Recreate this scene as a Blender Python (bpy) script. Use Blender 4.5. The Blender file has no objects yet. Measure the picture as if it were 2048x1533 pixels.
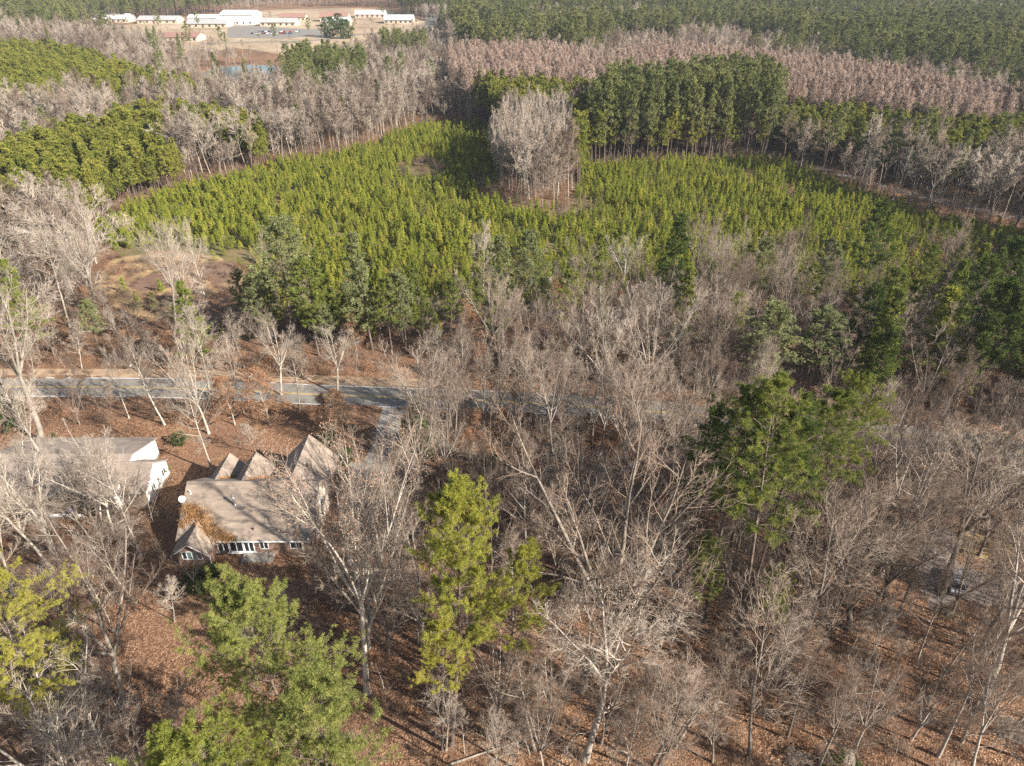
import bpy, bmesh, math, random
import numpy as np
from mathutils import Vector
R = math.radians
random.seed(7)
C = bpy.context.scene.collection
SC = bpy.context.scene

# ------------------------------------------------------------------ camera, sky, sun, exposure
H = 68.0                      # drone height (m)
PITCH = R(31.5)
F = 1420.0                    # focal length in photo pixels (photo 2048 x 1533)
cam = bpy.data.cameras.new('camera'); camo = bpy.data.objects.new('camera', cam); C.objects.link(camo)
cam.sensor_fit = 'HORIZONTAL'; cam.sensor_width = 36; cam.lens = 36*F/2048
cam.clip_start = 0.5; cam.clip_end = 12000
camo.location = (0, 0, H); camo.rotation_euler = (R(90)-PITCH, 0, 0)
SC.camera = camo
SUN_AZ = math.atan2(.875, -.485); SUN_EL = R(30)
w = bpy.data.worlds.new('World'); SC.world = w; w.use_nodes = True
nt = w.node_tree; bg = nt.nodes['Background']
sky = nt.nodes.new('ShaderNodeTexSky'); sky.sky_type = 'NISHITA'; sky.sun_disc = False
sky.sun_elevation = SUN_EL; sky.sun_rotation = SUN_AZ
nt.links.new(sky.outputs[0], bg.inputs[0]); bg.inputs[1].default_value = 0.065
sl = bpy.data.lights.new('sun', 'SUN'); sl.energy = 5.0; sl.angle = R(.5); sl.color = (1, .93, .84)
so = bpy.data.objects.new('sun', sl); C.objects.link(so); so.location = (60, -40, 120)
sd = Vector((math.sin(SUN_AZ)*math.cos(SUN_EL), math.cos(SUN_AZ)*math.cos(SUN_EL), math.sin(SUN_EL)))
so.rotation_euler = sd.to_track_quat('Z', 'Y').to_euler()
vs = SC.view_settings; vs.view_transform = 'Standard'; vs.look = 'None'; vs.gamma = 1; vs.exposure = 1.38
cy = SC.cycles; cy.max_bounces = 5; cy.diffuse_bounces = 2; cy.glossy_bounces = 2; cy.transmission_bounces = 3
cy.volume_bounces = 0; cy.transparent_max_bounces = 6; cy.use_denoising = False
cy.use_adaptive_sampling = False

# ------------------------------------------------------------------ photo pixel <-> world
cp, sp = math.cos(PITCH), math.sin(PITCH)
def bp(px, py, z=0.0):
    """point of the plane at height z seen at a photo pixel"""
    ox, oy = (px-1024)/F, (py-766.5)/F
    down = sp + cp*oy; fwd = cp - sp*oy
    t = (H-z)/down
    return Vector((ox*t, fwd*t, z))
def proj(x, y, z):
    x, y, z = np.asarray(x, float), np.asarray(y, float), np.asarray(z, float)
    d = H-z; zc = y*cp + d*sp; yc = d*cp - y*sp
    return 1024 + F*x/zc, 766.5 + F*yc/zc, zc
def inpoly(px, py, poly):
    px = np.asarray(px, float); py = np.asarray(py, float)
    ins = np.zeros(px.shape, bool); n = len(poly)
    for i in range(n):
        x0, y0 = poly[i]; x1, y1 = poly[(i+1) % n]
        if y0 == y1: continue
        c = ((y0 > py) != (y1 > py)) & (px < (x1-x0)*(py-y0)/(y1-y0)+x0)
        ins ^= c
    return ins
def height_for(base, top_y):
    b = bp(*base); r = (top_y-766.5)/F
    d = (r*b.y*cp + b.y*sp)/(cp - r*sp)
    return H-d

# ------------------------------------------------------------------ materials
def mat(name):
    m = bpy.data.materials.new(name); m.use_nodes = True
    n = m.node_tree.nodes; return m, n, m.node_tree.links, n['Principled BSDF']
def N(n, t, **k):
    x = n.new(t)
    for a, v in k.items(): setattr(x, a, v)
    return x
def ramp(n, stops, interp='LINEAR'):
    r = n.new('ShaderNodeValToRGB'); r.color_ramp.interpolation = interp
    e = r.color_ramp.elements
    while len(e) < len(stops): e.new(.5)
    for i, (p, c) in enumerate(stops): e[i].position = p; e[i].color = (*c, 1)
    return r
def simple(name, col, rough=.8, var=.15, scale=3., spec=.3, bump=0, metal=0, coord='Object'):
    m, n, l, b = mat(name)
    tc = N(n, 'ShaderNodeTexCoord'); ns = N(n, 'ShaderNodeTexNoise'); ns.inputs['Scale'].default_value = scale; ns.inputs['Detail'].default_value = 6
    l.new(tc.outputs[coord], ns.inputs['Vector'])
    r = ramp(n, [(.3, tuple(c*(1-var) for c in col)), (.7, tuple(min(1, c*(1+var)) for c in col))])
    l.new(ns.outputs['Fac'], r.inputs[0]); l.new(r.outputs[0], b.inputs['Base Color'])
    b.inputs['Roughness'].default_value = rough; b.inputs['Specular IOR Level'].default_value = spec
    b.inputs['Metallic'].default_value = metal
    if bump:
        bm_ = N(n, 'ShaderNodeBump'); bm_.inputs['Strength'].default_value = bump; bm_.inputs['Distance'].default_value = .05
        l.new(ns.outputs['Fac'], bm_.inputs['Height']); l.new(bm_.outputs[0], b.inputs['Normal'])
    return m
def bark(name, stops, scale=1.2):
    """bark: colour differs tree by tree, with blotches along the stem"""
    m, n, l, b = mat(name)
    oi = N(n, 'ShaderNodeObjectInfo'); r = ramp(n, stops); l.new(oi.outputs['Random'], r.inputs[0])
    tc = N(n, 'ShaderNodeTexCoord'); ns = N(n, 'ShaderNodeTexNoise'); ns.inputs['Scale'].default_value = scale; ns.inputs['Detail'].default_value = 4
    l.new(tc.outputs['Object'], ns.inputs['Vector'])
    mx = N(n, 'ShaderNodeMix', data_type='RGBA', blend_type='MULTIPLY'); mx.inputs[0].default_value = 1
    r2 = ramp(n, [(.3, (.6, .6, .6)), (.65, (1.1, 1.1, 1.1))]); l.new(ns.outputs['Fac'], r2.inputs[0])
    l.new(r.outputs[0], mx.inputs[6]); l.new(r2.outputs[0], mx.inputs[7]); l.new(mx.outputs[2], b.inputs['Base Color'])
    b.inputs['Roughness'].default_value = .9; b.inputs['Specular IOR Level'].default_value = .15
    return m
def foliage(name, stops, tips, trans=.25, tipw=.5):
    """needles or leaves: hue per tree, tint attribute per tuft, some light passing through"""
    m, n, l, b = mat(name); out = n['Material Output']; n.remove(b)
    oi = N(n, 'ShaderNodeObjectInfo'); r = ramp(n, stops); l.new(oi.outputs['Random'], r.inputs[0])
    at = N(n, 'ShaderNodeAttribute', attribute_name='tint')
    mx = N(n, 'ShaderNodeMix', data_type='RGBA'); mu = N(n, 'ShaderNodeMath', operation='MULTIPLY'); mu.inputs[1].default_value = tipw
    l.new(at.outputs['Fac'], mu.inputs[0]); l.new(mu.outputs[0], mx.inputs[0])
    l.new(r.outputs[0], mx.inputs[6]); mx.inputs[7].default_value = (*tips, 1)
    d = N(n, 'ShaderNodeBsdfDiffuse'); t = N(n, 'ShaderNodeBsdfTranslucent'); s = N(n, 'ShaderNodeMixShader'); s.inputs[0].default_value = trans
    l.new(mx.outputs[2], d.inputs[0]); l.new(mx.outputs[2], t.inputs[0]); l.new(d.outputs[0], s.inputs[1]); l.new(t.outputs[0], s.inputs[2])
    l.new(s.outputs[0], out.inputs[0])
    return m
M = {}
M['bark_pale'] = bark('pale_bark', [(0, (.26, .225, .18)), (.5, (.36, .315, .255)), (1, (.48, .43, .36))])
M['bark_grey'] = bark('grey_bark', [(0, (.16, .13, .105)), (.5, (.28, .235, .19)), (1, (.42, .365, .305))])
M['bark_pine'] = bark('pine_bark', [(0, (.10, .075, .06)), (1, (.19, .145, .115))], 2.5)
M['twig'] = bark('twigs', [(0, (.12, .085, .065)), (.4, (.21, .155, .115)), (1, (.36, .285, .22))], .3)  # dark end of the range puts shadow contrast into the twig colour
M['twig_pale'] = bark('pale_twigs', [(0, (.30, .245, .19)), (1, (.46, .385, .31))], .3)
M['twig_red'] = bark('reddish_twigs', [(0, (.31, .215, .165)), (1, (.43, .32, .255))], .3)
M['brush'] = bark('brush_twigs', [(0, (.13, .085, .06)), (.5, (.22, .15, .105)), (1, (.33, .25, .185))], .3)
M['rust_leaf'] = foliage('rust_leaves', [(0, (.24, .105, .05)), (1, (.30, .16, .085))], (.42, .25, .14), .2, .8)
M['bud_leaf'] = foliage('dry_buds', [(0, (.26, .15, .10)), (1, (.34, .22, .16))], (.45, .32, .24), .2, .7)
M['pine_yellow'] = foliage('yellow_green_needles', [(0, (.22, .25, .045)), (1, (.32, .31, .06))], (.54, .47, .10), .35, .6)
M['pine_green'] = foliage('green_needles', [(0, (.095, .135, .032)), (.5, (.14, .18, .04)), (1, (.20, .22, .045))], (.33, .32, .07), .3, .7)
M['pine_olive'] = foliage('olive_needles', [(0, (.14, .17, .045)), (1, (.21, .235, .06))], (.40, .39, .12), .3, .75)
M['pine_sage'] = foliage('grey_green_needles', [(0, (.135, .16, .07)), (1, (.195, .21, .085))], (.36, .36, .16), .3, .75)
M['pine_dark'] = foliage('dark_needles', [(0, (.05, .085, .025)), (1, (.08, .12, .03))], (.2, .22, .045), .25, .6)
M['pine_far'] = foliage('far_needles', [(0, (.07, .10, .038)), (.6, (.13, .155, .055)), (1, (.20, .21, .075))], (.31, .30, .11), .25, .8)
M['pine_mid'] = foliage('plantation_needles', [(0, (.09, .125, .025)), (.5, (.15, .175, .035)), (1, (.22, .215, .045))], (.32, .29, .06), .25, .75)
M['pine_young'] = foliage('young_needles', [(0, (.115, .16, .028)), (.4, (.20, .25, .036)), (.8, (.29, .32, .048)), (1, (.42, .37, .07))], (.46, .44, .08), .35, .7)
M['holly'] = foliage('broad_evergreen_leaves', [(0, (.025, .045, .018)), (1, (.045, .075, .02))], (.10, .12, .03), .15, .6)

# ------------------------------------------------------------------ mesh helpers
def mesh_np(name, V, faces_list, mats, tint=None):
    """V (n,3); faces_list: [(array (m,k), material index)]"""
    me = bpy.data.meshes.new(name)
    loops = []; starts = []; mi = []; s = 0
    for Fa, k in faces_list:
        if len(Fa) == 0: continue
        loops.append(Fa.ravel()); n = len(Fa); c = Fa.shape[1]
        starts.append(s + np.arange(n)*c); s += n*c; mi.append(np.full(n, k, np.int32))
    loops = np.concatenate(loops).astype(np.int32); starts = np.concatenate(starts).astype(np.int32); mi = np.concatenate(mi)
    me.vertices.add(len(V)); me.vertices.foreach_set('co', np.asarray(V, np.float32).ravel())
    me.loops.add(len(loops)); me.loops.foreach_set('vertex_index', loops)
    me.polygons.add(len(starts)); me.polygons.foreach_set('loop_start', starts)
    me.polygons.foreach_set('material_index', mi)
    for m in mats: me.materials.append(m)
    me.update(calc_edges=True)
    if tint is not None:
        a = me.attributes.new('tint', 'FLOAT', 'POINT'); a.data.foreach_set('value', np.asarray(tint, np.float32))
    return me
class Geo:
    def __init__(s): s.V = []; s.F = {}; s.n = 0; s.T = []
    def add(s, V, Fs, k=0, tint=None):
        s.V.append(V)
        for Fa in Fs:
            if len(Fa): s.F.setdefault((Fa.shape[1], k), []).append(Fa + s.n)
        s.T.append(np.zeros(len(V)) if tint is None else tint)
        s.n += len(V)
    def mesh(s, name, mats):
        return mesh_np(name, np.concatenate(s.V), [(np.concatenate(v), k[1]) for k, v in s.F.items()], mats, np.concatenate(s.T))
def norm(a): return a/np.maximum(np.linalg.norm(a, axis=-1, keepdims=True), 1e-9)
def grow(rng, st, di, ln, P, wander, up):
    n = len(st); pts = np.zeros((n, P+1, 3)); pts[:, 0] = st; d = norm(di)
    for i in range(P):
        d = norm(d + rng.normal(0, wander, (n, 3)) + np.array([0, 0, up]))
        pts[:, i+1] = pts[:, i] + d*(ln/P)[:, None]
    return pts
def tubes(pts, rad, sides):
    """pts (n,P,3), rad (n,P); the last point closes to a tip"""
    n, P, _ = pts.shape
    tan = norm(np.gradient(pts, axis=1)); mean = norm(pts[:, -1]-pts[:, 0])
    ref = np.where(np.abs(mean[:, 2:3]) > .8, np.array([[1., 0, 0]]), np.array([[0, 0, 1.]]))
    u = norm(np.cross(tan, ref[:, None, :])); v = np.cross(tan, u)
    a = np.arange(sides)*2*math.pi/sides
    ring = u[:, :, None, :]*np.cos(a)[None, None, :, None] + v[:, :, None, :]*np.sin(a)[None, None, :, None]
    body = pts[:, :-1, None, :] + ring[:, :-1]*rad[:, :-1, None, None]
    V = np.concatenate([body.reshape(n, -1, 3), pts[:, -1:, :]], 1); per = V.shape[1]
    q = []; t = []
    for i in range(P-2):
        for k in range(sides):
            q.append([i*sides+k, i*sides+(k+1) % sides, (i+1)*sides+(k+1) % sides, (i+1)*sides+k])
    for k in range(sides): t.append([(P-2)*sides+k, (P-2)*sides+(k+1) % sides, per-1])
    off = (np.arange(n)*per)[:, None, None]
    Fq = (np.array(q, int)[None]+off).reshape(-1, 4) if q else np.zeros((0, 4), int)
    Ft = (np.array(t, int)[None]+off).reshape(-1, 3)
    return V.reshape(-1, 3), [Fq, Ft]
def side_dirs(rng, d, ang):
    """unit vectors at angle ang from d, random roll"""
    r = norm(rng.normal(0, 1, d.shape)); s = norm(np.cross(d, r))
    return norm(d*np.cos(ang)[:, None] + s*np.sin(ang)[:, None])
def pick(rng, pts, per, t0, t1):
    """per children along each branch: start points, tangents, parameter"""
    n, P, _ = pts.shape
    t = t0 + (t1-t0)*((np.arange(per)[None, :] + rng.uniform(0, 1, (n, per)))/per)
    x = t*(P-1); i = np.minimum(x.astype(int), P-2); f = (x-i)[..., None]
    idx = np.arange(n)[:, None]
    a, b = pts[idx, i], pts[idx, i+1]
    return (a*(1-f)+b*f).reshape(-1, 3), norm(b-a).reshape(-1, 3), t.ravel(), np.repeat(np.arange(n), per)

def bare_tree(seed, Ht=24., r0=.3, start=.45, limbs=14, a_lo=60, a_hi=22, spread=.36, l2=8, l3=7, l4=6, fork=0, twig_r=.0088, wander=.09, up=.06,
              leaves=0, leaf_mat=0, low_limbs=0, lean=.05, lr=.32):
    """returns (trunk geometry, crown geometry) of a leafless broadleaf tree"""
    g = np.random.default_rng(seed)
    T, K = Geo(), Geo()
    P0 = 11
    top = 1.0 if not fork else start+.12
    dirn = np.array([[g.normal(0, lean), g.normal(0, lean), 1.]])
    tr = grow(g, np.zeros((1, 3)), dirn, np.array([Ht*top]), P0-1, .035, .03)
    tr[:, 0, 2] = -.6
    tt = np.linspace(0, 1, P0)
    rad = r0*(1-tt*(.55 if fork else .93))**(1. if fork else 1.05); rad[0] = r0*1.5
    V, Fs = tubes(tr, rad[None], 8); T.add(V, Fs)
    if fork:
        endp = tr[:, -2]; n = fork
        az = np.arange(n)*2*math.pi/n + g.uniform(0, 1); an = np.radians(g.uniform(12, 34, n)); an[0] = R(6)
        d = np.stack([np.cos(az)*np.sin(an), np.sin(az)*np.sin(an), np.cos(an)], 1)
        ln = Ht*(1-start-.06)*g.uniform(.8, 1.06, n); ln[0] = Ht*(1-start-.08)
        st = np.repeat(endp, n, 0) + g.uniform(-.5, .1, (n, 1))*np.array([[0, 0, 1.2]])
        L1 = grow(g, st, d, ln, 8, wander*.5, .045)
        rr = (r0*.5*g.uniform(.75, 1.1, n))[:, None]*np.linspace(1, .1, 9)[None]
        V, Fs = tubes(L1, rr, 6); T.add(V, Fs)
        # secondary limbs off the main forks
        s, t_, tp, ix = pick(g, L1, max(3, limbs//fork), .12, .92)
        an = np.radians(g.uniform(22, 48, len(s)))
        d = side_dirs(g, t_, an); d[:, 2] = np.abs(d[:, 2])*.8+.05
        ln = Ht*spread*(1.05-.7*tp)*g.uniform(.6, 1.15, len(s))
        L1b = grow(g, s, d, ln, 6, wander, up)
        rr = (r0*.22*(1.1-.7*tp))[:, None]*np.linspace(1, .12, 7)[None]
        V, Fs = tubes(L1b, rr, 5); T.add(V, Fs)
        base = [(L1[:, 3:], ln.mean()*.7), (L1b, ln.mean())]
    else:
        k = limbs
        s, t_, tp, ix = pick(g, tr, k, start, .97)
        rel = (tp-start)/(1-start)
        an = np.radians(a_lo+(a_hi-a_lo)*rel) * g.uniform(.8, 1.2, k)
        az = np.arange(k)*2.4 + g.uniform(0, .8, k)
        d = np.stack([np.cos(az)*np.sin(an), np.sin(az)*np.sin(an), np.cos(an)], 1)
        ln = Ht*spread*(1.08-.72*rel)*g.uniform(.6, 1.15, k)
        L1b = grow(g, s, d, ln, 6, wander, up)
        rr = (r0*lr*(1.1-.75*rel))[:, None]*np.linspace(1, .12, 7)[None]
        V, Fs = tubes(L1b, rr, 5); T.add(V, Fs)
        base = [(L1b, ln.mean()), (tr[:, 6:], Ht*spread*.5)]
    if low_limbs:
        s, t_, tp, ix = pick(g, tr, low_limbs, .25, start if not fork else .9)
        an = np.radians(g.uniform(60, 95, len(s))); az = g.uniform(0, 6.28, len(s))
        d = np.stack([np.cos(az)*np.sin(an), np.sin(az)*np.sin(an), np.cos(an)], 1)
        L = grow(g, s, d, Ht*g.uniform(.06, .18, len(s)), 5, .2, .03)
        V, Fs = tubes(L, (r0*.15*np.ones(len(s)))[:, None]*np.linspace(1, .15, 6)[None], 4); T.add(V, Fs)
        base.append((L, Ht*.1))
    tips = []
    for L, lm in base:
        per = l2 if len(L) > 1 else l2+3
        s, t_, tp, ix = pick(g, L, per, .2, .98)
        d = side_dirs(g, t_, np.radians(g.uniform(22, 50, len(s))))
        seg = np.linalg.norm(L[ix, -1]-L[ix, 0], axis=1)
        ln = np.minimum(seg, lm*1.3)*.62*(1.15-.6*tp)*g.uniform(.5, 1.25, len(s))
        L2 = grow(g, s, d, ln, 4, wander, up)
        V, Fs = tubes(L2, (twig_r*3.7*(1.25-.6*tp))[:, None]*np.linspace(1, .35, 5)[None], 3); K.add(V, Fs)
        s, t_, tp, ix = pick(g, L2, l3, .2, 1.)
        d = side_dirs(g, t_, np.radians(g.uniform(22, 52, len(s))))
        ln2 = ln[ix]*.52*(1.2-.6*tp)*g.uniform(.6, 1.25, len(s))
        L3 = grow(g, s, d, ln2, 3, wander, up)
        V, Fs = tubes(L3, np.full((len(s), 1), twig_r*1.6)*np.linspace(1, .5, 4)[None], 3); K.add(V, Fs)
        if l4:
            s, t_, tp, ix = pick(g, L3, l4, .15, 1.)
            d = side_dirs(g, t_, np.radians(g.uniform(20, 60, len(s))))
            ln3 = np.maximum(ln2[ix]*.6, .3)*g.uniform(.6, 1.3, len(s))
            L4 = grow(g, s, d, ln3, 1, .1, up)
            V, Fs = tubes(L4, np.full((len(s), 2), twig_r), 3); K.add(V, Fs)
            tips.append(L4[:, 1])
        else: tips.append(L3[:, -1])
    if leaves:
        tp_ = np.concatenate(tips); sel = g.choice(len(tp_), min(leaves, len(tp_)*3)); c = tp_[sel]+g.normal(0, .14, (len(sel), 3))
        blades(K, g, c, .13, .10, 1, tint=g.uniform(0, 1, len(c)))
    return T, K
def blades(G, g, c, ln, wd, k, tint, d=None):
    """one kite-shaped leaf blade per centre"""
    n = len(c); d = norm(g.normal(0, 1, (n, 3))) if d is None else d
    s = norm(np.cross(d, norm(g.normal(0, 1, (n, 3)))))*np.reshape(wd, (-1, 1))*.5
    e = d*np.reshape(ln, (-1, 1))
    V = np.stack([c, c+e*.45+s, c+e, c+e*.45-s], 1).reshape(-1, 3)
    Fq = np.arange(n*4).reshape(n, 4)
    G.add(V, [Fq], k, np.repeat(tint, 4))
def tufts(G, g, c, rad, per, wd, upb=.35, out=None):
    """pom-poms of needles around each centre"""
    n = len(c); cc = np.repeat(c, per, 0)
    d = norm(g.normal(0, 1, (n*per, 3)) + np.array([0, 0, upb]) + (0 if out is None else np.repeat(out, per, 0)*.5))
    t = np.repeat(g.uniform(0, 1, n)**1.2, per)*g.uniform(.6, 1.1, n*per)
    rr = np.repeat(np.broadcast_to(rad, (n,)), per)*g.uniform(.75, 1.15, n*per)
    blades(G, g, cc, rr, rr*wd, 0, np.clip(t, 0, 1), d)
def pine(seed, Ht=30., r0=.25, start=.58, limbs=40, R0=4.2, sec=7, tf=6, trad=.31, per=38, wd=.085, shape='round', droop=0., dead=6, gap=.15):
    g = np.random.default_rng(seed)
    T, K = Geo(), Geo()
    tr = grow(g, np.zeros((1, 3)), np.array([[g.normal(0, .04), g.normal(0, .04), 1.]]), np.array([Ht]), 12, .02, .03); tr[:, 0, 2] = -.6
    tt = np.linspace(0, 1, 13); rad = r0*(1-.9*tt); rad[0] = r0*1.35
    V, Fs = tubes(tr, rad[None], 8); T.add(V, Fs)
    s, t_, tp, ix = pick(g, tr, limbs, start, .985)
    rel = (tp-start)/(1-start)
    if shape == 'round': prof = np.sin(np.clip(.18+.80*rel, 0, 1)*math.pi)**.7
    elif shape == 'cone': prof = 1.05-.9*rel
    else: prof = np.clip(.35+1.4*rel, 0, 1)*(1.25-rel)**.5   # flat-topped
    keep = g.uniform(0, 1, limbs) > gap*(1-rel)
    s, tp, rel, prof = s[keep], tp[keep], rel[keep], prof[keep]; k = len(s)
    ln = R0*np.maximum(prof, .12)*g.uniform(.55, 1.2, k)
    an = np.radians(88-58*rel**1.6+droop)*g.uniform(.85, 1.12, k); az = np.arange(k)*2.39+g.uniform(0, .9, k)
    d = np.stack([np.cos(az)*np.sin(an), np.sin(az)*np.sin(an), np.cos(an)], 1)
    L = grow(g, s, d, ln, 5, .13, .05)
    V, Fs = tubes(L, (r0*.24*(1.15-.8*rel))[:, None]*np.linspace(1, .2, 6)[None], 4); T.add(V, Fs)
    s2, t2, tp2, ix = pick(g, L, sec, .3, 1.)
    d2 = side_dirs(g, t2, np.radians(g.uniform(20, 60, len(s2)))); d2[:, 2] = d2[:, 2]*.6+.12
    ln2 = ln[ix]*.38*(1.3-.7*tp2)*g.uniform(.6, 1.2, len(s2))+.25
    L2 = grow(g, s2, d2, ln2, 3, .15, .08)
    V, Fs = tubes(L2, np.full((len(s2), 1), .03)*np.linspace(1, .4, 4)[None], 3); T.add(V, Fs)
    c, t3, tp3, ix3 = pick(g, L2, tf, .25, 1.08)
    c = c + g.normal(0, .14*trad/.42, c.shape)
    o = norm(c - np.array([0, 0, Ht*.8]) * np.array([[0, 0, 1]]))
    tufts(K, g, c, trad*g.uniform(.7, 1.15, len(c)), per, wd, .45, o)
    tufts(K, g, tr[0, -1:]+g.normal(0, .25, (5, 3)), trad, per, wd, .6)
    if dead:
        s, t_, tp, ix = pick(g, tr, dead, .3, start); az = g.uniform(0, 6.28, dead)
        d = np.stack([np.cos(az), np.sin(az), g.uniform(-.2, .3, dead)], 1)
        L = grow(g, s, d, g.uniform(.6, 2.2, dead), 3, .15, 0)
        V, Fs = tubes(L, np.full((dead, 1), .035)*np.linspace(1, .3, 4)[None], 3); T.add(V, Fs)
    return T, K
def young_pine(seed, Ht=4.6, R0=1.35, n=80, trad=.42, per=9):
    g = np.random.default_rng(seed); G = Geo()
    P = np.array([[[0, 0, -.2], [0, 0, Ht*.5], [0, 0, Ht]]]); V, Fs = tubes(P, np.array([[.09, .05, .02]]), 5); G.add(V, Fs, 1)
    z = Ht*(.08+.9*g.uniform(0, 1, n)**.85); az = g.uniform(0, 6.28, n)
    rr = R0*(1.02-z/Ht)**.75*g.uniform(.35, 1.05, n)
    c = np.stack([np.cos(az)*rr, np.sin(az)*rr, z], 1)
    tufts(G, g, c, trad*(1.15-.4*z/Ht), per, .3, .9)
    return G
def shrub(seed, Hh=2.2, spread=1.6, stems=14, tw=16, leaves=0):
    g = np.random.default_rng(seed); G = Geo()
    st = np.stack([g.normal(0, spread*.35, stems), g.normal(0, spread*.35, stems), np.full(stems, -.1)], 1)
    d = np.stack([g.normal(0, .45, stems), g.normal(0, .45, stems), np.ones(stems)], 1)
    L = grow(g, st, d, Hh*g.uniform(.6, 1.15, stems), 4, .2, .02)
    V, Fs = tubes(L, np.full((stems, 1), .022)*np.linspace(1, .4, 5)[None], 3); G.add(V, Fs)
    s, t_, tp, ix = pick(g, L, tw, .15, 1.)
    dd = side_dirs(g, t_, np.radians(g.uniform(25, 75, len(s))))
    L2 = grow(g, s, dd, Hh*.36*g.uniform(.4, 1.2, len(s)), 1, .1, .05)
    V, Fs = tubes(L2, np.full((len(s), 2), .0095), 3); G.add(V, Fs)
    if leaves:
        tp_ = L2[:, 1]; c = tp_[g.choice(len(tp_), leaves)]+g.normal(0, .12, (leaves, 3))
        blades(G, g, c, .16, .12, 1, g.uniform(0, 1, leaves))
    return G
def evergreen(seed, Hh=3., Rr=1.6, n=420, per=7, ls=.2, cone=True):
    """dense broadleaf or cedar evergreen: leaf clusters through an uneven volume"""
    g = np.random.default_rng(seed); G = Geo()
    P = np.array([[[0, 0, -.2], [0, 0, Hh*.45], [0, 0, Hh*.9]]]); V, Fs = tubes(P, np.array([[Rr*.07, Rr*.04, .01]]), 6); G.add(V, Fs, 1)
    z = g.uniform(.04, 1, n); az = g.uniform(0, 6.28, n)
    prof = ((1.02-z)**.8 if cone else np.sqrt(np.clip(1-(2*z-1)**2*.9, 0, 1)))
    lump = 1+.22*np.sin(az*3+z*9+seed)+.15*np.sin(az*5-z*13)
    rr = Rr*prof*lump*g.uniform(.3, 1., n)**.5
    tufts(G, g, np.stack([np.cos(az)*rr, np.sin(az)*rr, z*Hh], 1), ls*g.uniform(.8, 1.4, n), per, .45, .3)
    return G

# ------------------------------------------------------------------ object helpers
def link(o, parent=None):
    C.objects.link(o)
    if parent: o.parent = parent
    return o
def tag(o, label=None, cat=None, group=None, kind=None):
    if label: o['label'] = label
    if cat: o['category'] = cat
    if group: o['group'] = group
    if kind: o['kind'] = kind
    return o
def empty(name, loc=(0, 0, 0), rz=0):
    o = bpy.data.objects.new(name, None); o.location = loc; o.rotation_euler = (0, 0, rz); o.empty_display_size = .5
    return link(o)
class MB:
    """bmesh collector"""
    def __init__(s): s.bm = bmesh.new()
    def poly(s, pts, mi=0):
        f = s.bm.faces.new([s.bm.verts.new(p) for p in pts]); f.material_index = mi; return f
    def box(s, x0, x1, y0, y1, z0, z1, mi=0):
        v = [s.bm.verts.new((x, y, z)) for z in (z0, z1) for x, y in ((x0, y0), (x1, y0), (x1, y1), (x0, y1))]
        for q in ((3, 2, 1, 0), (4, 5, 6, 7), (0, 1, 5, 4), (1, 2, 6, 5), (2, 3, 7, 6), (3, 0, 4, 7)):
            s.bm.faces.new([v[i] for i in q]).material_index = mi
    def prism(s, ring, d, mi=0):
        """closed solid: ring of points extruded by vector d"""
        a = [s.bm.verts.new(p) for p in ring]; b = [s.bm.verts.new(Vector(p)+Vector(d)) for p in ring]; n = len(a)
        s.bm.faces.new(a[::-1]).material_index = mi; s.bm.faces.new(b).material_index = mi
        for i in range(n): s.bm.faces.new((a[i], a[(i+1) % n], b[(i+1) % n], b[i])).material_index = mi
    def cyl(s, p, q, r0, r1=None, n=12, mi=0):
        r1 = r0 if r1 is None else r1; p, q = Vector(p), Vector(q); t = (q-p).normalized(); u = t.orthogonal().normalized(); v = t.cross(u)
        A = [s.bm.verts.new(p+(u*math.cos(a)+v*math.sin(a))*r0) for a in [2*math.pi*i/n for i in range(n)]]
        B = [s.bm.verts.new(q+(u*math.cos(a)+v*math.sin(a))*r1) for a in [2*math.pi*i/n for i in range(n)]]
        s.bm.faces.new(A[::-1]).material_index = mi; s.bm.faces.new(B).material_index = mi
        for i in range(n): s.bm.faces.new((A[i], A[(i+1) % n], B[(i+1) % n], B[i])).material_index = mi
    def build(s, name, mats, parent=None, smooth=False, bevel=0):
        bmesh.ops.recalc_face_normals(s.bm, faces=s.bm.faces)
        if bevel: bmesh.ops.bevel(s.bm, geom=s.bm.edges[:], offset=bevel, segments=2, affect='EDGES', profile=.5)
        me = bpy.data.meshes.new(name); s.bm.to_mesh(me); s.bm.free()
        for m in (mats if isinstance(mats, (list, tuple)) else [mats]): me.materials.append(m)
        if smooth:
            for p in me.polygons: p.use_smooth = True
        return link(bpy.data.objects.new(name, me), parent)

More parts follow.
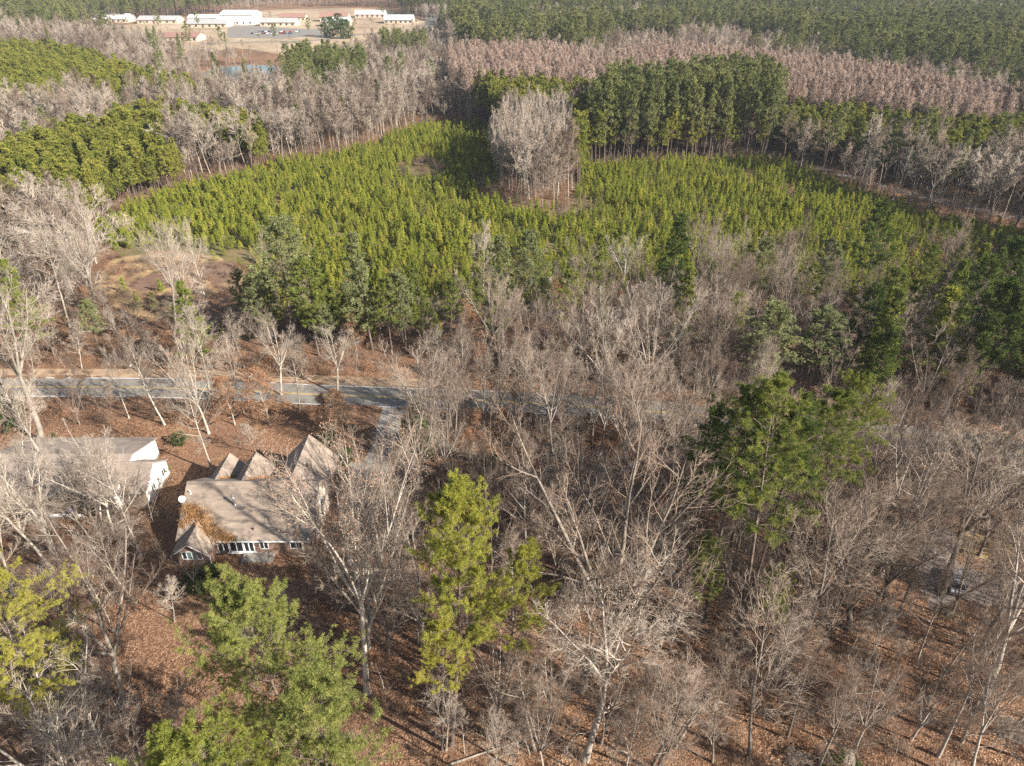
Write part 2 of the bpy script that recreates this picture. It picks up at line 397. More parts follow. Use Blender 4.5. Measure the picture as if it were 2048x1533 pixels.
# ------------------------------------------------------------------ ground
def ground_material():
    m, n, l, b = mat('leaf_litter')
    geo = N(n, 'ShaderNodeNewGeometry')
    def noise(sc, det=6, rough=.55):
        x = N(n, 'ShaderNodeTexNoise'); x.inputs['Scale'].default_value = sc; x.inputs['Detail'].default_value = det; x.inputs['Roughness'].default_value = rough
        l.new(geo.outputs['Position'], x.inputs['Vector']); return x
    vo = N(n, 'ShaderNodeTexVoronoi'); vo.inputs['Scale'].default_value = 6.2; l.new(geo.outputs['Position'], vo.inputs['Vector'])
    sep = N(n, 'ShaderNodeSeparateColor'); l.new(vo.outputs['Color'], sep.inputs[0])
    leaf = ramp(n, [(0, (.075, .04, .024)), (.35, (.165, .086, .047)), (.7, (.25, .14, .078)), (1, (.38, .25, .16))]); l.new(sep.outputs[0], leaf.inputs[0])
    n1 = noise(.09, 5); soil = ramp(n, [(.35, (.13, .075, .05)), (.65, (.21, .125, .08))]); l.new(noise(1.1, 8, .7).outputs['Fac'], soil.inputs[0])
    mx = N(n, 'ShaderNodeMix', data_type='RGBA'); r1 = ramp(n, [(.42, (0, 0, 0)), (.62, (1, 1, 1))]); l.new(n1.outputs['Fac'], r1.inputs[0])
    k = N(n, 'ShaderNodeMath', operation='MULTIPLY'); k.inputs[1].default_value = .6; l.new(r1.outputs[0], k.inputs[0])
    l.new(k.outputs[0], mx.inputs[0]); l.new(leaf.outputs[0], mx.inputs[6]); l.new(soil.outputs[0], mx.inputs[7])
    # large patches where the litter is darker and wetter, or dry and tan
    mx2 = N(n, 'ShaderNodeMix', data_type='RGBA', blend_type='MULTIPLY'); mx2.inputs[0].default_value = 1
    r2 = ramp(n, [(.3, (.62, .6, .6)), (.5, (1, 1, 1)), (.75, (1.3, 1.25, 1.15))]); l.new(noise(.035, 4).outputs['Fac'], r2.inputs[0])
    l.new(mx.outputs[2], mx2.inputs[6]); l.new(r2.outputs[0], mx2.inputs[7]); l.new(mx2.outputs[2], b.inputs['Base Color'])
    b.inputs['Roughness'].default_value = .95; b.inputs['Specular IOR Level'].default_value = .1
    bu = N(n, 'ShaderNodeBump'); bu.inputs['Strength'].default_value = .7; bu.inputs['Distance'].default_value = .12
    l.new(vo.outputs['Distance'], bu.inputs['Height']); l.new(bu.outputs[0], b.inputs['Normal'])
    return m
M['ground'] = ground_material()
def sheet_material(name, stops, sc=.3, sc2=3.):
    m, n, l, b = mat(name); geo = N(n, 'ShaderNodeNewGeometry')
    a = N(n, 'ShaderNodeTexNoise'); a.inputs['Scale'].default_value = sc; a.inputs['Detail'].default_value = 8; a.inputs['Roughness'].default_value = .65
    l.new(geo.outputs['Position'], a.inputs['Vector']); r = ramp(n, stops); l.new(a.outputs['Fac'], r.inputs[0])
    c = N(n, 'ShaderNodeTexNoise'); c.inputs['Scale'].default_value = sc2; c.inputs['Detail'].default_value = 5; l.new(geo.outputs['Position'], c.inputs['Vector'])
    mx = N(n, 'ShaderNodeMix', data_type='RGBA', blend_type='MULTIPLY'); mx.inputs[0].default_value = 1
    r2 = ramp(n, [(.3, (.75, .75, .75)), (.7, (1.15, 1.15, 1.15))]); l.new(c.outputs['Fac'], r2.inputs[0])
    l.new(r.outputs[0], mx.inputs[6]); l.new(r2.outputs[0], mx.inputs[7]); l.new(mx.outputs[2], b.inputs['Base Color'])
    b.inputs['Roughness'].default_value = .92; b.inputs['Specular IOR Level'].default_value = .15
    return m
M['asphalt'] = sheet_material('asphalt', [(.3, (.175, .16, .14)), (.7, (.25, .23, .20))], .25, 6)
M['concrete'] = sheet_material('concrete', [(.3, (.22, .20, .17)), (.7, (.31, .28, .24))], .5, 4)
M['gravel'] = sheet_material('gravel', [(.3, (.2, .16, .135)), (.7, (.30, .25, .215))], .4, 8)
M['verge'] = sheet_material('dry_verge', [(.3, (.27, .17, .105)), (.55, (.36, .25, .16)), (.75, (.42, .33, .22))], .5, 5)
M['fieldsoil'] = sheet_material('field_soil', [(.3, (.09, .085, .035)), (.5, (.14, .12, .05)), (.7, (.22, .15, .085))], .12, 2)
M['clearing'] = sheet_material('straw_grass', [(.3, (.13, .08, .05)), (.45, (.23, .14, .08)), (.6, (.38, .27, .14)), (.75, (.22, .18, .075))], .16, 2)
M['earth'] = sheet_material('bare_earth', [(.3, (.14, .085, .06)), (.7, (.20, .125, .085))], .5, 3)
M['campus'] = sheet_material('dormant_turf', [(.3, (.22, .155, .10)), (.5, (.36, .27, .175)), (.7, (.47, .37, .25))], .016, .12)
M['white_paint'] = simple('white_road_paint', (.72, .72, .70), .6, .12, 2)
M['yellow_paint'] = simple('yellow_road_paint', (.58, .40, .09), .6, .15, 2)
def flat(name, pts, z, m, label=None, jag=0., seed=0):
    """organic or hard-edged ground sheet from world points"""
    g = random.Random(seed); P = []
    for i in range(len(pts)):
        a, b_ = Vector(pts[i]), Vector(pts[(i+1) % len(pts)])
        k = max(1, int((b_-a).length/max(jag*1.2, .5))) if jag else 1
        for j in range(k):
            p = a.lerp(b_, j/k)
            P.append((p.x+g.uniform(-jag, jag)*.6, p.y+g.uniform(-jag, jag)*.6, z))
    mb = MB(); f = mb.poly(P)
    if f.normal.z < 0 or True: bmesh.ops.triangulate(mb.bm, faces=mb.bm.faces[:])
    o = mb.build(name, m)
    for p in o.data.polygons: pass
    tag(o, label, None, None, 'structure'); return o
def strip(name, line, off0, off1, z, m, kind='structure', crown=0):
    """ribbon along a polyline between two lateral offsets"""
    mb = MB(); A = []; 
    for i, p in enumerate(line):
        a = line[max(0, i-1)]; b_ = line[min(len(line)-1, i+1)]
        t = (Vector((b_[0], b_[1], 0))-Vector((a[0], a[1], 0))).normalized(); nrm = Vector((-t.y, t.x, 0)); p = Vector((p[0], p[1], 0))
        A.append((p+nrm*off0+Vector((0, 0, z)), p+nrm*off1+Vector((0, 0, z))))
    for (a, b_), (c, d) in zip(A, A[1:]): mb.poly((a, b_, d, c))
    o = mb.build(name, m); o['kind'] = kind; return o
def smooth_line(pts, n=60):
    pts = [Vector((p[0], p[1], 0)) for p in pts]; out = []
    P = [pts[0]*2-pts[1]]+pts+[pts[-1]*2-pts[-2]]
    for i in range(1, len(P)-2):
        k = max(4, int((P[i+1]-P[i]).length/3))
        for j in range(k):
            t = j/k; a, b_, c, d = P[i-1], P[i], P[i+1], P[i+2]
            out.append(.5*((2*b_)+(c-a)*t+(2*a-5*b_+4*c-d)*t*t+(3*b_-a-3*c+d)*t**3))
    out.append(pts[-1]); return out
# ground: one sheet, fine near the camera, reaching the horizon
mb = MB(); mb.poly([(-6000, -3000, 0), (6000, -3000, 0), (6000, 7000, 0), (-6000, 7000, 0)])
tag(mb.build('ground', M['ground']), kind='structure')

road_line = smooth_line([bp(-900, 776), bp(-300, 775), bp(60, 774.5), bp(300, 776), bp(480, 782), bp(620, 789), bp(780, 795), bp(950, 801), bp(1100, 809), bp(1324, 825), bp(1560, 846), bp(1800, 872), bp(2048, 905), bp(2500, 975)])
RW = 3.35
strip('road_verge', [p for p in road_line if p.x < -8], RW-.4, RW+3.2, .012, M['verge'])
strip('road', road_line, -RW, RW, .035, M['asphalt'])
strip('road_edge_line', road_line, RW-.28, RW-.12, .043, M['white_paint'])
strip('road_edge_line', road_line, -RW+.12, -RW+.28, .043, M['white_paint'])
strip('road_center_line', road_line, .08, .19, .043, M['yellow_paint'])
strip('road_center_line', road_line, -.19, -.08, .043, M['yellow_paint'])
drive_line = smooth_line([bp(789, 812), bp(781, 840), bp(772, 875), bp(762, 905), bp(742, 935), bp(718, 965)])
strip('driveway', drive_line, -1.9, 1.9, .022, M['concrete'])
flat('parking_pad', [bp(700, 925), bp(775, 925), bp(790, 1010), bp(690, 1015)], .018, M['concrete'], 'concrete parking pad', .4)
FIELD = [(215, 440), (300, 400), (420, 368), (560, 330), (700, 308), (800, 275), (870, 246), (930, 240), (985, 266), (1000, 300), (1006, 345), (985, 380), (1075, 432), (1130, 412), (1165, 372), (1150, 338), (1290, 332), (1480, 320), (1560, 330), (1650, 364), (1750, 402), (1850, 432), (1960, 460), (2100, 492), (2100, 640), (1900, 620), (1700, 600), (1500, 590), (1300, 600), (1150, 615), (950, 625), (800, 640), (700, 650), (600, 640), (500, 600), (470, 540), (400, 520), (250, 520), (190, 480)]
flat('pine_field', [bp(*p) for p in FIELD], .02, M['fieldsoil'], 'soil and weeds of the young pine field', 2.5, 3)
CLEAR = [(215, 520), (330, 500), (440, 515), (490, 540), (480, 575), (400, 600), (370, 650), (300, 640), (230, 620), (190, 570)]
flat('clearing', [bp(*p) for p in CLEAR], .03, M['clearing'], 'straw grass clearing', 1.2, 4)
for i, e in enumerate([[(420, 525), (475, 530), (470, 560), (430, 568), (385, 550)], [(300, 545), (360, 552), (350, 575), (290, 585), (245, 572)], [(340, 580), (365, 585), (355, 605), (325, 600)]]):
    flat('bare_earth', [bp(*p) for p in e], .04+.004*i, M['earth'], None, 2.2, 5+i)
g_ = random.Random(8); mb = MB()
for k_ in range(150):
    i_ = g_.randrange(5, len(road_line)-5); a_ = road_line[i_]; t_ = (road_line[i_+1]-a_).normalized(); n2 = Vector((-t_.y, t_.x, 0)); sd_ = g_.choice((-1, 1)); c_ = a_+n2*sd_*(RW+g_.uniform(-.25, .35)); lx_, wy_ = g_.uniform(.8, 3.2), g_.uniform(.25, .7)
    P_ = []
    for q in range(11):
        an_ = 2*math.pi*q/11; r_ = g_.uniform(.6, 1.1); v_ = c_+t_*math.cos(an_)*lx_*r_+n2*math.sin(an_)*wy_*r_; P_.append((v_.x, v_.y, .047+.0007*k_ % .02))
    mb.poly(P_)
tag(mb.build('leaf_litter', M['ground']), 'brown leaves blown along both road edges', 'leaves', None, 'stuff')
# water and far lanes
m, n_, l_, b_ = mat('pond_water'); b_.inputs['Base Color'].default_value = (.06, .07, .06, 1); b_.inputs['Roughness'].default_value = .12
tc = N(n_, 'ShaderNodeNewGeometry'); ns = N(n_, 'ShaderNodeTexNoise'); ns.inputs['Scale'].default_value = .8; l_.new(tc.outputs['Position'], ns.inputs['Vector'])
bu = N(n_, 'ShaderNodeBump'); bu.inputs['Strength'].default_value = .25; l_.new(ns.outputs['Fac'], bu.inputs['Height']); l_.new(bu.outputs[0], b_.inputs['Normal']); M['water'] = m
POND = [(395, 150), (430, 136), (500, 130), (575, 134), (600, 150), (570, 168), (480, 172), (410, 168)]
flat('pond_water', [bp(*p) for p in POND], .03, M['water'], None, 3, 9)
lane = smooth_line([bp(1480, 296), bp(1560, 318), bp(1640, 338), bp(1740, 366), bp(1840, 392), bp(1960, 420), bp(2200, 470)])
strip('woodland_lane', lane, -2.2, 2.2, .03, M['gravel'])
flat('gravel_drive', [bp(1840, 1050), bp(1900, 1060), bp(1925, 1130), bp(2060, 1180), bp(2200, 1195), bp(2200, 1225), bp(2040, 1215), bp(1930, 1205), bp(1860, 1215), bp(1835, 1150)], .02, M['gravel'], 'grey brown gravel drive', .8, 12)
M['drygrass'] = sheet_material('dry_lawn', [(.3, (.25, .15, .08)), (.7, (.38, .27, .14))], .3, 4)
flat('lawn', [bp(1920, 1060), bp(2060, 1070), bp(2200, 1090), bp(2200, 1170), bp(2060, 1160), bp(1945, 1120)], .016, M['drygrass'], 'dry tan lawn', 1.5, 13)
CAMPUS = [(120, 62), (250, 50), (430, 36), (500, 24), (560, 19), (700, 17), (780, 19), (815, 36), (880, 48), (900, 66), (820, 80), (720, 108), (640, 118), (560, 110), (470, 96), (420, 104), (300, 96), (180, 84)]
flat('campus_field', [bp(*p) for p in CAMPUS], .06, M['campus'], 'tan dormant campus turf', 6, 14)
flat('campus_parking', [bp(*p) for p in [(455, 52), (520, 54), (640, 60), (650, 72), (560, 78), (455, 76)]], .12, M['asphalt'])
campus_line = smooth_line([bp(400, 88), bp(520, 84), bp(620, 82), bp(700, 72), (bp(800, 62)), bp(870, 52)])
strip('campus_lane', campus_line, -3.5, 3.5, .13, M['asphalt'])
strip('far_road', smooth_line([bp(868, 62), bp(866, 40), bp(862, 20)]), -9, 9, .12, M['asphalt'])

# ------------------------------------------------------------------ buildings
def shingles(name, col):
    m, n, l, b = mat(name); tc = N(n, 'ShaderNodeTexCoord')
    mp = N(n, 'ShaderNodeMapping'); l.new(tc.outputs['Object'], mp.inputs[0])
    br = N(n, 'ShaderNodeTexBrick'); br.inputs['Scale'].default_value = 1; br.inputs['Brick Width'].default_value = .9; br.inputs['Row Height'].default_value = .22
    br.inputs['Mortar Size'].default_value = .012; br.inputs['Mortar Smooth'].default_value = .3
    br.inputs['Color1'].default_value = (*[c*1.08 for c in col], 1); br.inputs['Color2'].default_value = (*[c*.9 for c in col], 1); br.inputs['Mortar'].default_value = (*[c*.7 for c in col], 1)
    l.new(mp.outputs[0], br.inputs['Vector'])
    ns = N(n, 'ShaderNodeTexNoise'); ns.inputs['Scale'].default_value = .8; ns.inputs['Detail'].default_value = 7; l.new(tc.outputs['Object'], ns.inputs['Vector'])
    r = ramp(n, [(.3, (.78, .78, .78)), (.7, (1.15, 1.12, 1.1))]); l.new(ns.outputs['Fac'], r.inputs[0])
    mx = N(n, 'ShaderNodeMix', data_type='RGBA', blend_type='MULTIPLY'); mx.inputs[0].default_value = 1
    l.new(br.outputs['Color'], mx.inputs[6]); l.new(r.outputs[0], mx.inputs[7]); l.new(mx.outputs[2], b.inputs['Base Color'])
    b.inputs['Roughness'].default_value = .9; return m
def bricks(name, c1, c2, mo):
    m, n, l, b = mat(name); tc = N(n, 'ShaderNodeTexCoord'); mp = N(n, 'ShaderNodeMapping'); mp.inputs['Rotation'].default_value = (R(90), 0, 0); l.new(tc.outputs['Object'], mp.inputs[0])
    br = N(n, 'ShaderNodeTexBrick'); br.inputs['Scale'].default_value = 1; br.inputs['Brick Width'].default_value = .22; br.inputs['Row Height'].default_value = .075; br.inputs['Mortar Size'].default_value = .01
    br.inputs['Color1'].default_value = (*c1, 1); br.inputs['Color2'].default_value = (*c2, 1); br.inputs['Mortar'].default_value = (*mo, 1)
    l.new(mp.outputs[0], br.inputs['Vector']); l.new(br.outputs['Color'], b.inputs['Base Color']); b.inputs['Roughness'].default_value = .9; return m
M['roof_tan'] = shingles('tan_shingles', (.27, .215, .168))
M['roof_grey'] = shingles('grey_brown_shingles', (.26, .215, .178))
M['brick'] = bricks('brown_brick', (.30, .155, .10), (.23, .115, .075), (.32, .27, .22))
M['white'] = simple('white_trim', (.78, .77, .74), .5, .06, 2)
M['cream'] = simple('cream_siding', (.60, .52, .42), .7, .1, 2)
M['glass'] = simple('dark_glass', (.02, .025, .03), .06, .2, 1, spec=.8)
M['curtain'] = simple('green_blind', (.10, .17, .15), .7, .15, 6)
M['metal'] = simple('galvanised_metal', (.55, .56, .57), .35, .1, 8, metal=.8)
M['dark'] = simple('dark_wood', (.06, .045, .035), .8, .2, 4)
M['door'] = simple('brown_door', (.16, .08, .05), .6, .15, 4)
M['leafpile'] = foliage('fallen_leaf_litter', [(0, (.36, .19, .085)), (1, (.36, .19, .085))], (.52, .32, .15), .1, .9)
def gable(parent, cx, cy_, L, W, zr, ze, over, axis, roofm, name='roof', th=.16, z0=None):
    """gable roof, ridge along axis, as one solid slab pair. L along the ridge, W across (wall to wall)"""
    hw = W/2+over; s = (zr-ze)/(W/2); zb = zr-s*hw; hl = L/2+over*.6
    ring = [(-hw, zb), (0, zr), (hw, zb), (hw, zb-th), (0, zr-th*1.25), (-hw, zb-th)]
    mb = MB()
    if axis == 'x': mb.prism([(cx-hl, cy_+a, z) for a, z in ring], (2*hl, 0, 0))
    else: mb.prism([(cx+a, cy_-hl, z) for a, z in ring], (0, 2*hl, 0))
    return mb.build(name, roofm, parent)
def gable_walls(mb, cx, cy_, L, W, zr, ze, axis, drop=.22):
    ring = [(-W/2, 0), (-W/2, ze-drop), (0, zr-drop*1.1), (W/2, ze-drop), (W/2, 0)]
    if axis == 'x': mb.prism([(cx-L/2, cy_+a, z) for a, z in ring], (L, 0, 0))
    else: mb.prism([(cx+a, cy_-L/2, z) for a, z in ring], (0, L, 0))
def win(parent, c, w_, h_, face, panes=2, mat_glass='glass', label=None, mull=.09):
    """framed window standing 4 cm proud of the wall. face: '-y' or '+x' or '+y'"""
    def T(a, b0, b1, z0, z1, d0, d1, mb, mi=0):
        if face == '-y': mb.box(c[0]+b0, c[0]+b1, c[1]-d1, c[1]-d0, c[2]+z0, c[2]+z1, mi)
        elif face == '+y': mb.box(c[0]+b0, c[0]+b1, c[1]+d0, c[1]+d1, c[2]+z0, c[2]+z1, mi)
        else: mb.box(c[0]+d0, c[0]+d1, c[1]+b0, c[1]+b1, c[2]+z0, c[2]+z1, mi)
    mb = MB(); hw, hh = w_/2, h_/2
    T(0, -hw, -hw+.1, -hh, hh, .0, .06, mb); T(0, hw-.1, hw, -hh, hh, .0, .06, mb)
    T(0, -hw+.1, hw-.1, hh-.1, hh, .0, .06, mb); T(0, -hw+.1, hw-.1, -hh, -hh+.1, .0, .08, mb)
    for i in range(1, panes):
        x = -hw+w_*i/panes; T(0, x-mull/2, x+mull/2, -hh+.1, hh-.1, .0, .055, mb)
    f = mb.build('window', M['white'], parent)
    g = MB(); T(0, -hw+.1, hw-.1, -hh+.1, hh-.1, .005, .025, g); g.build('pane', M[mat_glass], f)
    if label: f['label'] = label
    return f

# --- the brick house by the driveway
ZR, ZE = 7.2, 2.75
RLx, RRx = bp(375, 961, ZR).x, bp(637, 966, ZR).x
Yr = bp(500, 963, ZR).y; Yn = bp(475, 1082, ZE).y; OV = .4
Wd = 2*(Yr-Yn)-2*OV*1.0
cxm = (RLx+RRx)/2; Lm = RRx-RLx-.5
base = Vector((cxm, Yr, 0))
house = empty('brick_house', base)
tag(house, 'brown brick house with tan shingle roof, three front gables and a rear sunroom', 'house')
s_main = (ZR-ZE)/(Yr-Yn)
zew = ZR-s_main*Wd/2
roof = gable(house, 0, 0, Lm, Wd, ZR, zew, OV, 'x', M['roof_tan'])
wb = MB(); gable_walls(wb, 0, 0, Lm, Wd, ZR, zew, 'x'); wall = wb.build('wall', M['brick'], house)
def local(v): return v-base
gabs = [(433, 953, 5.7, (460, 906), 2.1, 2.2), (484, 960, 6.7, (513.5, 903.6), 2.6, 2.75), (579, 963, 7.2, (619.6, 869), 3.9, 4.1)]
for i, (rx, ry, zr, pk, hw, dr) in enumerate(gabs):
    gx = local(bp(rx, ry, zr)).x; yf = local(bp(pk[0], pk[1], zr)).y
    y_in = .4 if zr < 7 else -.2
    cy_ = (yf+y_in)/2; L = yf-y_in; W = 2*hw-.5
    zr_ = zr+(.02 if i == 2 else 0)
    gable(house, gx, cy_, L-.3, W, zr_, zr_-dr*(W/2)/hw, .25, 'y', M['roof_tan'], 'front_gable_roof')
    g = MB(); gable_walls(g, gx, cy_-.2, L-.9-.4, W-.02*i-.02, zr_, zr_-dr*(W/2)/hw, 'y'); g.build('front_gable_wall', M['brick'], house)
    win(house, (gx, cy_-.2+(L-1.3)/2, 2.), 1.5 if i < 2 else 2.2, 1.5, '+y')
    # bargeboards along the front rake
    g = MB(); s = dr/hw
    for sg in (-1, 1):
        a = (gx+sg*.02, yf-.32, zr_-.20); e = (gx+sg*(hw+.0), yf-.32, zr_-.20-s*hw)
        ring = [a, e, (e[0], e[1], e[2]-.2), (a[0], a[1], a[2]-.2)]; g.prism(ring, (0, .06, 0))
    g.build('bargeboard', M['white'], house)
# gable end on the right: pale cream cladding panel and white trim
xr = Lm/2
g = MB(); g.prism([(xr+.004, -3.3, 3.0), (xr+.004, 0, ZR-.75), (xr+.004, 3.3, 3.0), (xr+.004, 3.3, .4), (xr+.004, -3.3, .4)], (.05, 0, 0)); g.build('siding_panel', M['cream'], house)
win(house, (xr+.055, 0, 3.6), 1.4, 1.3, '+x')
# rear wing with a triple window
wc = local(bp(372, 1079, 4.4)).x+.3; yw = local(bp(393, 1131, 0)).y
gable(house, wc, (yw-1.0)/2-.2, -yw-1.0+.4, 4.1, 4.4, 4.4-.78*2.05, .42, 'y', M['roof_tan'], 'rear_wing_roof')
g = MB(); gable_walls(g, wc, yw/2, -yw, 4.1, 4.4, 4.4-.78*2.05, 'y'); g.build('rear_wing_wall', M['brick'], house)
f = win(house, (wc-.1, yw, 1.75), 2.6, 1.35, '-y', 4, 'glass', 'white triple window with a green blind')
g = MB(); g.box(wc-.1-.55, wc-.1+.55, yw-.035, yw-.028, 1.75-.56, 1.75+.56); g.build('blind', M['curtain'], f)
g = MB(); s = .78
for sg in (-1, 1):
    a = (wc, yw-.66, 4.4-.22); e = (wc+sg*2.5, yw-.66, 4.4-.22-s*2.5)
    g.prism([a, e, (e[0], e[1], e[2]-.18), (a[0], a[1], a[2]-.18)], (0, .05, 0))
g.build('rake_trim', M['white'], house)
g = MB(); g.cyl((wc+2.12, yw-.05, 2.4), (wc+2.12, yw-.05, .1), .05, n=8); g.box(wc+2.05, wc+2.19, yw+.1, -1, 2.5, 2.62); g.build('downspout', M['white'], house)
# sunroom: three glazed double units under the rear eave
yS = -Wd/2-.003
x0 = wc+2.15
xs = [local(bp(p, 1100, 1.4)).x for p in (430.6, 455, 484, 506)]
g = MB(); g.box(xs[0]-.25, xs[-1]+.15, yS-.10, yS, .12, .42); g.box(xs[0]-.25, xs[-1]+.15, yS-.10, yS, 2.42, 2.56)
g.build('sunroom_frame', M['white'], house)
for a, b_ in zip(xs, xs[1:]): win(house, ((a+b_)/2, yS, 1.42), b_-a-.08, 1.95, '-y', 2, 'glass', None, .12)
xw = local(bp(524, 1100, 1.6)).x; win(house, (xw, yS, 1.6), 1.2, 1.3, '-y')
win(house, (xw+4.2, yS, 1.6), 1.6, 1.2, '-y')
g = MB(); g.box(xs[-1]-1.5, xs[-1]+2.5, yS-1.6, yS-.01, -.1, .35); g.build('back_step', M['concrete'], house)
# gutter along the rear eave
ye = -Wd/2-OV-.05; zeb = ZR-s_main*(Wd/2+OV)
g = MB(); g.box(wc+2.7, xr, ye-.12, ye, zeb-.16, zeb-.02); g.build('gutter', M['white'], house)
def on_roof(px, py):
    """point of the rear roof slope seen at a photo pixel"""
    z = 5.
    for _ in range(40):
        p = bp(px, py, z); z = .5*z+.5*(ZR-s_main*(Yr-p.y))
    return local(bp(px, py, z))
v = on_roof(470, 1011)
g = MB(); g.cyl(v-Vector((0, 0, .2)), v+Vector((0, 0, 1.5)), .11, n=12); g.cyl(v+Vector((0, 0, 1.5)), v+Vector((0, 0, 1.72)), .2, .08, 12); g.cyl(v-Vector((0, 0, .2)), v+Vector((0, 0, .22)), .26, .13, 12)
g.build('flue_pipe', M['metal'], house, True)
v = on_roof(381, 987); g = MB(); g.cyl(v-Vector((0, 0, .2)), v+Vector((0, 0, .5)), .06, n=10); g.cyl(v-Vector((0, 0, .1)), v+Vector((0, 0, .1)), .16, .08, 10); g.build('vent_pipe', M['white'], house)
v = on_roof(507, 1060); g = MB(); g.cyl(v-Vector((0, 0, .2)), v+Vector((0, 0, .35)), .09, n=10); g.build('vent_pipe', M['dark'], house)
# satellite dish at the left rake
v = on_roof(366, 1006); dish = empty('satellite_dish', base+v); tag(dish, 'white satellite dish on the left edge of the brick house roof', 'dish')
bm = MB(); ax = Vector((.35, -.65, .65)).normalized(); u = ax.orthogonal().normalized(); w_ = ax.cross(u); c0 = Vector((0, 0, .62)); prev = None
for r_ in range(6):
    rr = .44*r_/5; ring = [c0+ax*(rr*rr*.55)+(u*math.cos(a)+w_*math.sin(a))*max(rr, .001) for a in [2*math.pi*k/20 for k in range(20)]]
    ring = [bm.bm.verts.new(p) for p in ring]
    if prev:
        for k in range(20): bm.bm.faces.new((prev[k], prev[(k+1) % 20], ring[(k+1) % 20], ring[k]))
    prev = ring
reflector = bm.build('reflector', M['white'], dish, True); sm = reflector.modifiers.new('thick', 'SOLIDIFY'); sm.thickness = .02
g = MB(); g.cyl((0, 0, -.1), c0-ax*.02, .03, n=8); g.build('mast', M['metal'], dish)
g = MB(); g.cyl(c0-w_*.4, c0+ax*.5, .014, n=6); g.cyl(c0+ax*.44, c0+ax*.58, .045, n=8); g.build('feed_arm', M['metal'], dish)
# drifts of fallen leaves lying in the roof valleys (things lying on the house)
def leaf_drift(name, pts, label, n=2600, zf=None, seed=1, spread=.35):
    g = np.random.default_rng(seed); G = Geo()
    line = np.array([[p.x, p.y, p.z] for p in pts]); k = len(line)-1
    t = g.uniform(0, k, n); i = np.minimum(t.astype(int), k-1); f = (t-i)[:, None]
    c = line[i]*(1-f)+line[i+1]*f
    wdt = spread*(np.interp(t/k, [0, .3, .8, 1], [.7, 1.2, 1, .3]))
    c[:, 0] += g.normal(0, 1, n)*wdt; c[:, 1] += g.normal(0, 1, n)*wdt*.6
    c[:, 2] = zf(c[:, 0], c[:, 1])+.01+g.exponential(.035, n)
    d = norm(np.stack([g.normal(0, 1, n), g.normal(0, 1, n), g.normal(0, .35, n)], 1))
    blades(G, g, c, .17, .13, 0, g.uniform(0, 1, n), d)
    me = G.mesh(name, [M['leafpile']]); o = link(bpy.data.objects.new(name, me)); o.location = base
    tag(o, label, 'leaves', None, 'stuff'); return o
z_main_back = lambda x, y: ZR-s_main*np.abs(y)
def z_back_all(x, y):
    a = ZR-s_main*np.abs(y); b_ = np.where((np.abs(x-wc) < 2.4) & (y < -3.6), 4.4-.78*np.abs(x-wc), 0); return np.maximum(a, b_)
leaf_drift('fallen_leaves', [on_roof(372, 1015), on_roof(385, 1022), on_roof(399, 1030), on_roof(412, 1050), on_roof(425, 1065), on_roof(446, 1076), on_roof(466, 1079)], 'orange leaf drift in the rear roof valley of the brick house', 5200, z_back_all, 1, .62)
leaf_drift('fallen_leaves', [on_roof(385, 1028), on_roof(375, 1038), on_roof(362, 1055)], 'orange leaves left of the rear wing roof', 700, z_back_all, 2, .35)
def zfront(gx, zr, hw, dr):
    return lambda x, y: np.maximum(ZR-s_main*np.abs(y), zr-np.abs(x-gx)*dr/hw)+.02
for j, (rx, ry, zr, pk, hw, dr) in enumerate(gabs[:2]):
    gx = local(bp(rx, ry, zr)).x; zz = zfront(gx, zr, hw, dr); P = []
    for q in np.linspace(0, 1, 5):
        x = gx+hw*(.2+.85*q); zt = zr-(x-gx)*dr/hw; y = (ZR-zt)/s_main; P.append(Vector((x, y, 0)))
    leaf_drift('fallen_leaves', P, 'thin line of leaves in the valley behind the '+('leftmost' if j == 0 else 'middle')+' front gable', 650, zz, 7+j, .14)

# back garden clutter
def patio_set(loc):
    t = empty('patio_table', loc); tag(t, 'dark patio table on the leafy ground outside the sunroom', 'table')
    g = MB(); g.cyl((0, 0, .70), (0, 0, .74), .55, n=20); g.build('tabletop', M['dark'], t)
    for a in (45, 135, 225, 315):
        x, y = .38*math.cos(R(a)), .38*math.sin(R(a)); g = MB(); g.cyl((x*1.2, y*1.2, 0), (x, y, .70), .025, n=6); g.build('leg', M['dark'], t)
patio_set(bp(452, 1112))
# --- the pale-walled neighbour house at left
nb = bp(150, 945, 0); nb.z = 0
h2 = empty('neighbour_house', nb); tag(h2, 'long neighbour house with grey brown roof and white gable ends behind bare trees', 'house')
def l2(px, py, z): return bp(px, py, z)-nb
zr2, ze2 = 5.4, 3.0
a0, a1 = l2(-10, 908, zr2), l2(262, 907, zr2)
W2 = 2*(l2(200, 880, ze2).y-a0.y)
b0, b1 = l2(150, 924, 5.3), l2(302, 924, 5.3); yn2 = l2(290, 981, 3.0).y
W3 = 2*(b0.y-yn2)
M['drab'] = simple('drab_siding', (.25, .20, .155), .8, .12, 2)
gable(h2, (a0.x+a1.x)/2, a0.y, a1.x-a0.x, W2, zr2, ze2+.3, .4, 'x', M['roof_grey'])
g = MB(); gable_walls(g, (a0.x+a1.x)/2, a0.y, a1.x-a0.x, W2, zr2, ze2+.3, 'x'); g.build('wall', M['drab'], h2)
for nm_, xe, yc_, W_, zt, ze_ in (('gable_siding', a1.x, a0.y, W2, zr2, ze2+.3), ('gable_siding', b1.x, b0.y, W3, 5.3, 3.0)):
    g = MB(); g.prism([(xe+.004, yc_-W_/2+.1, .5), (xe+.004, yc_-W_/2+.1, ze_-.3), (xe+.004, yc_, zt-.35), (xe+.004, yc_+W_/2-.1, ze_-.3), (xe+.004, yc_+W_/2-.1, .5)], (.05, 0, 0)); g.build(nm_, M['white'], h2)
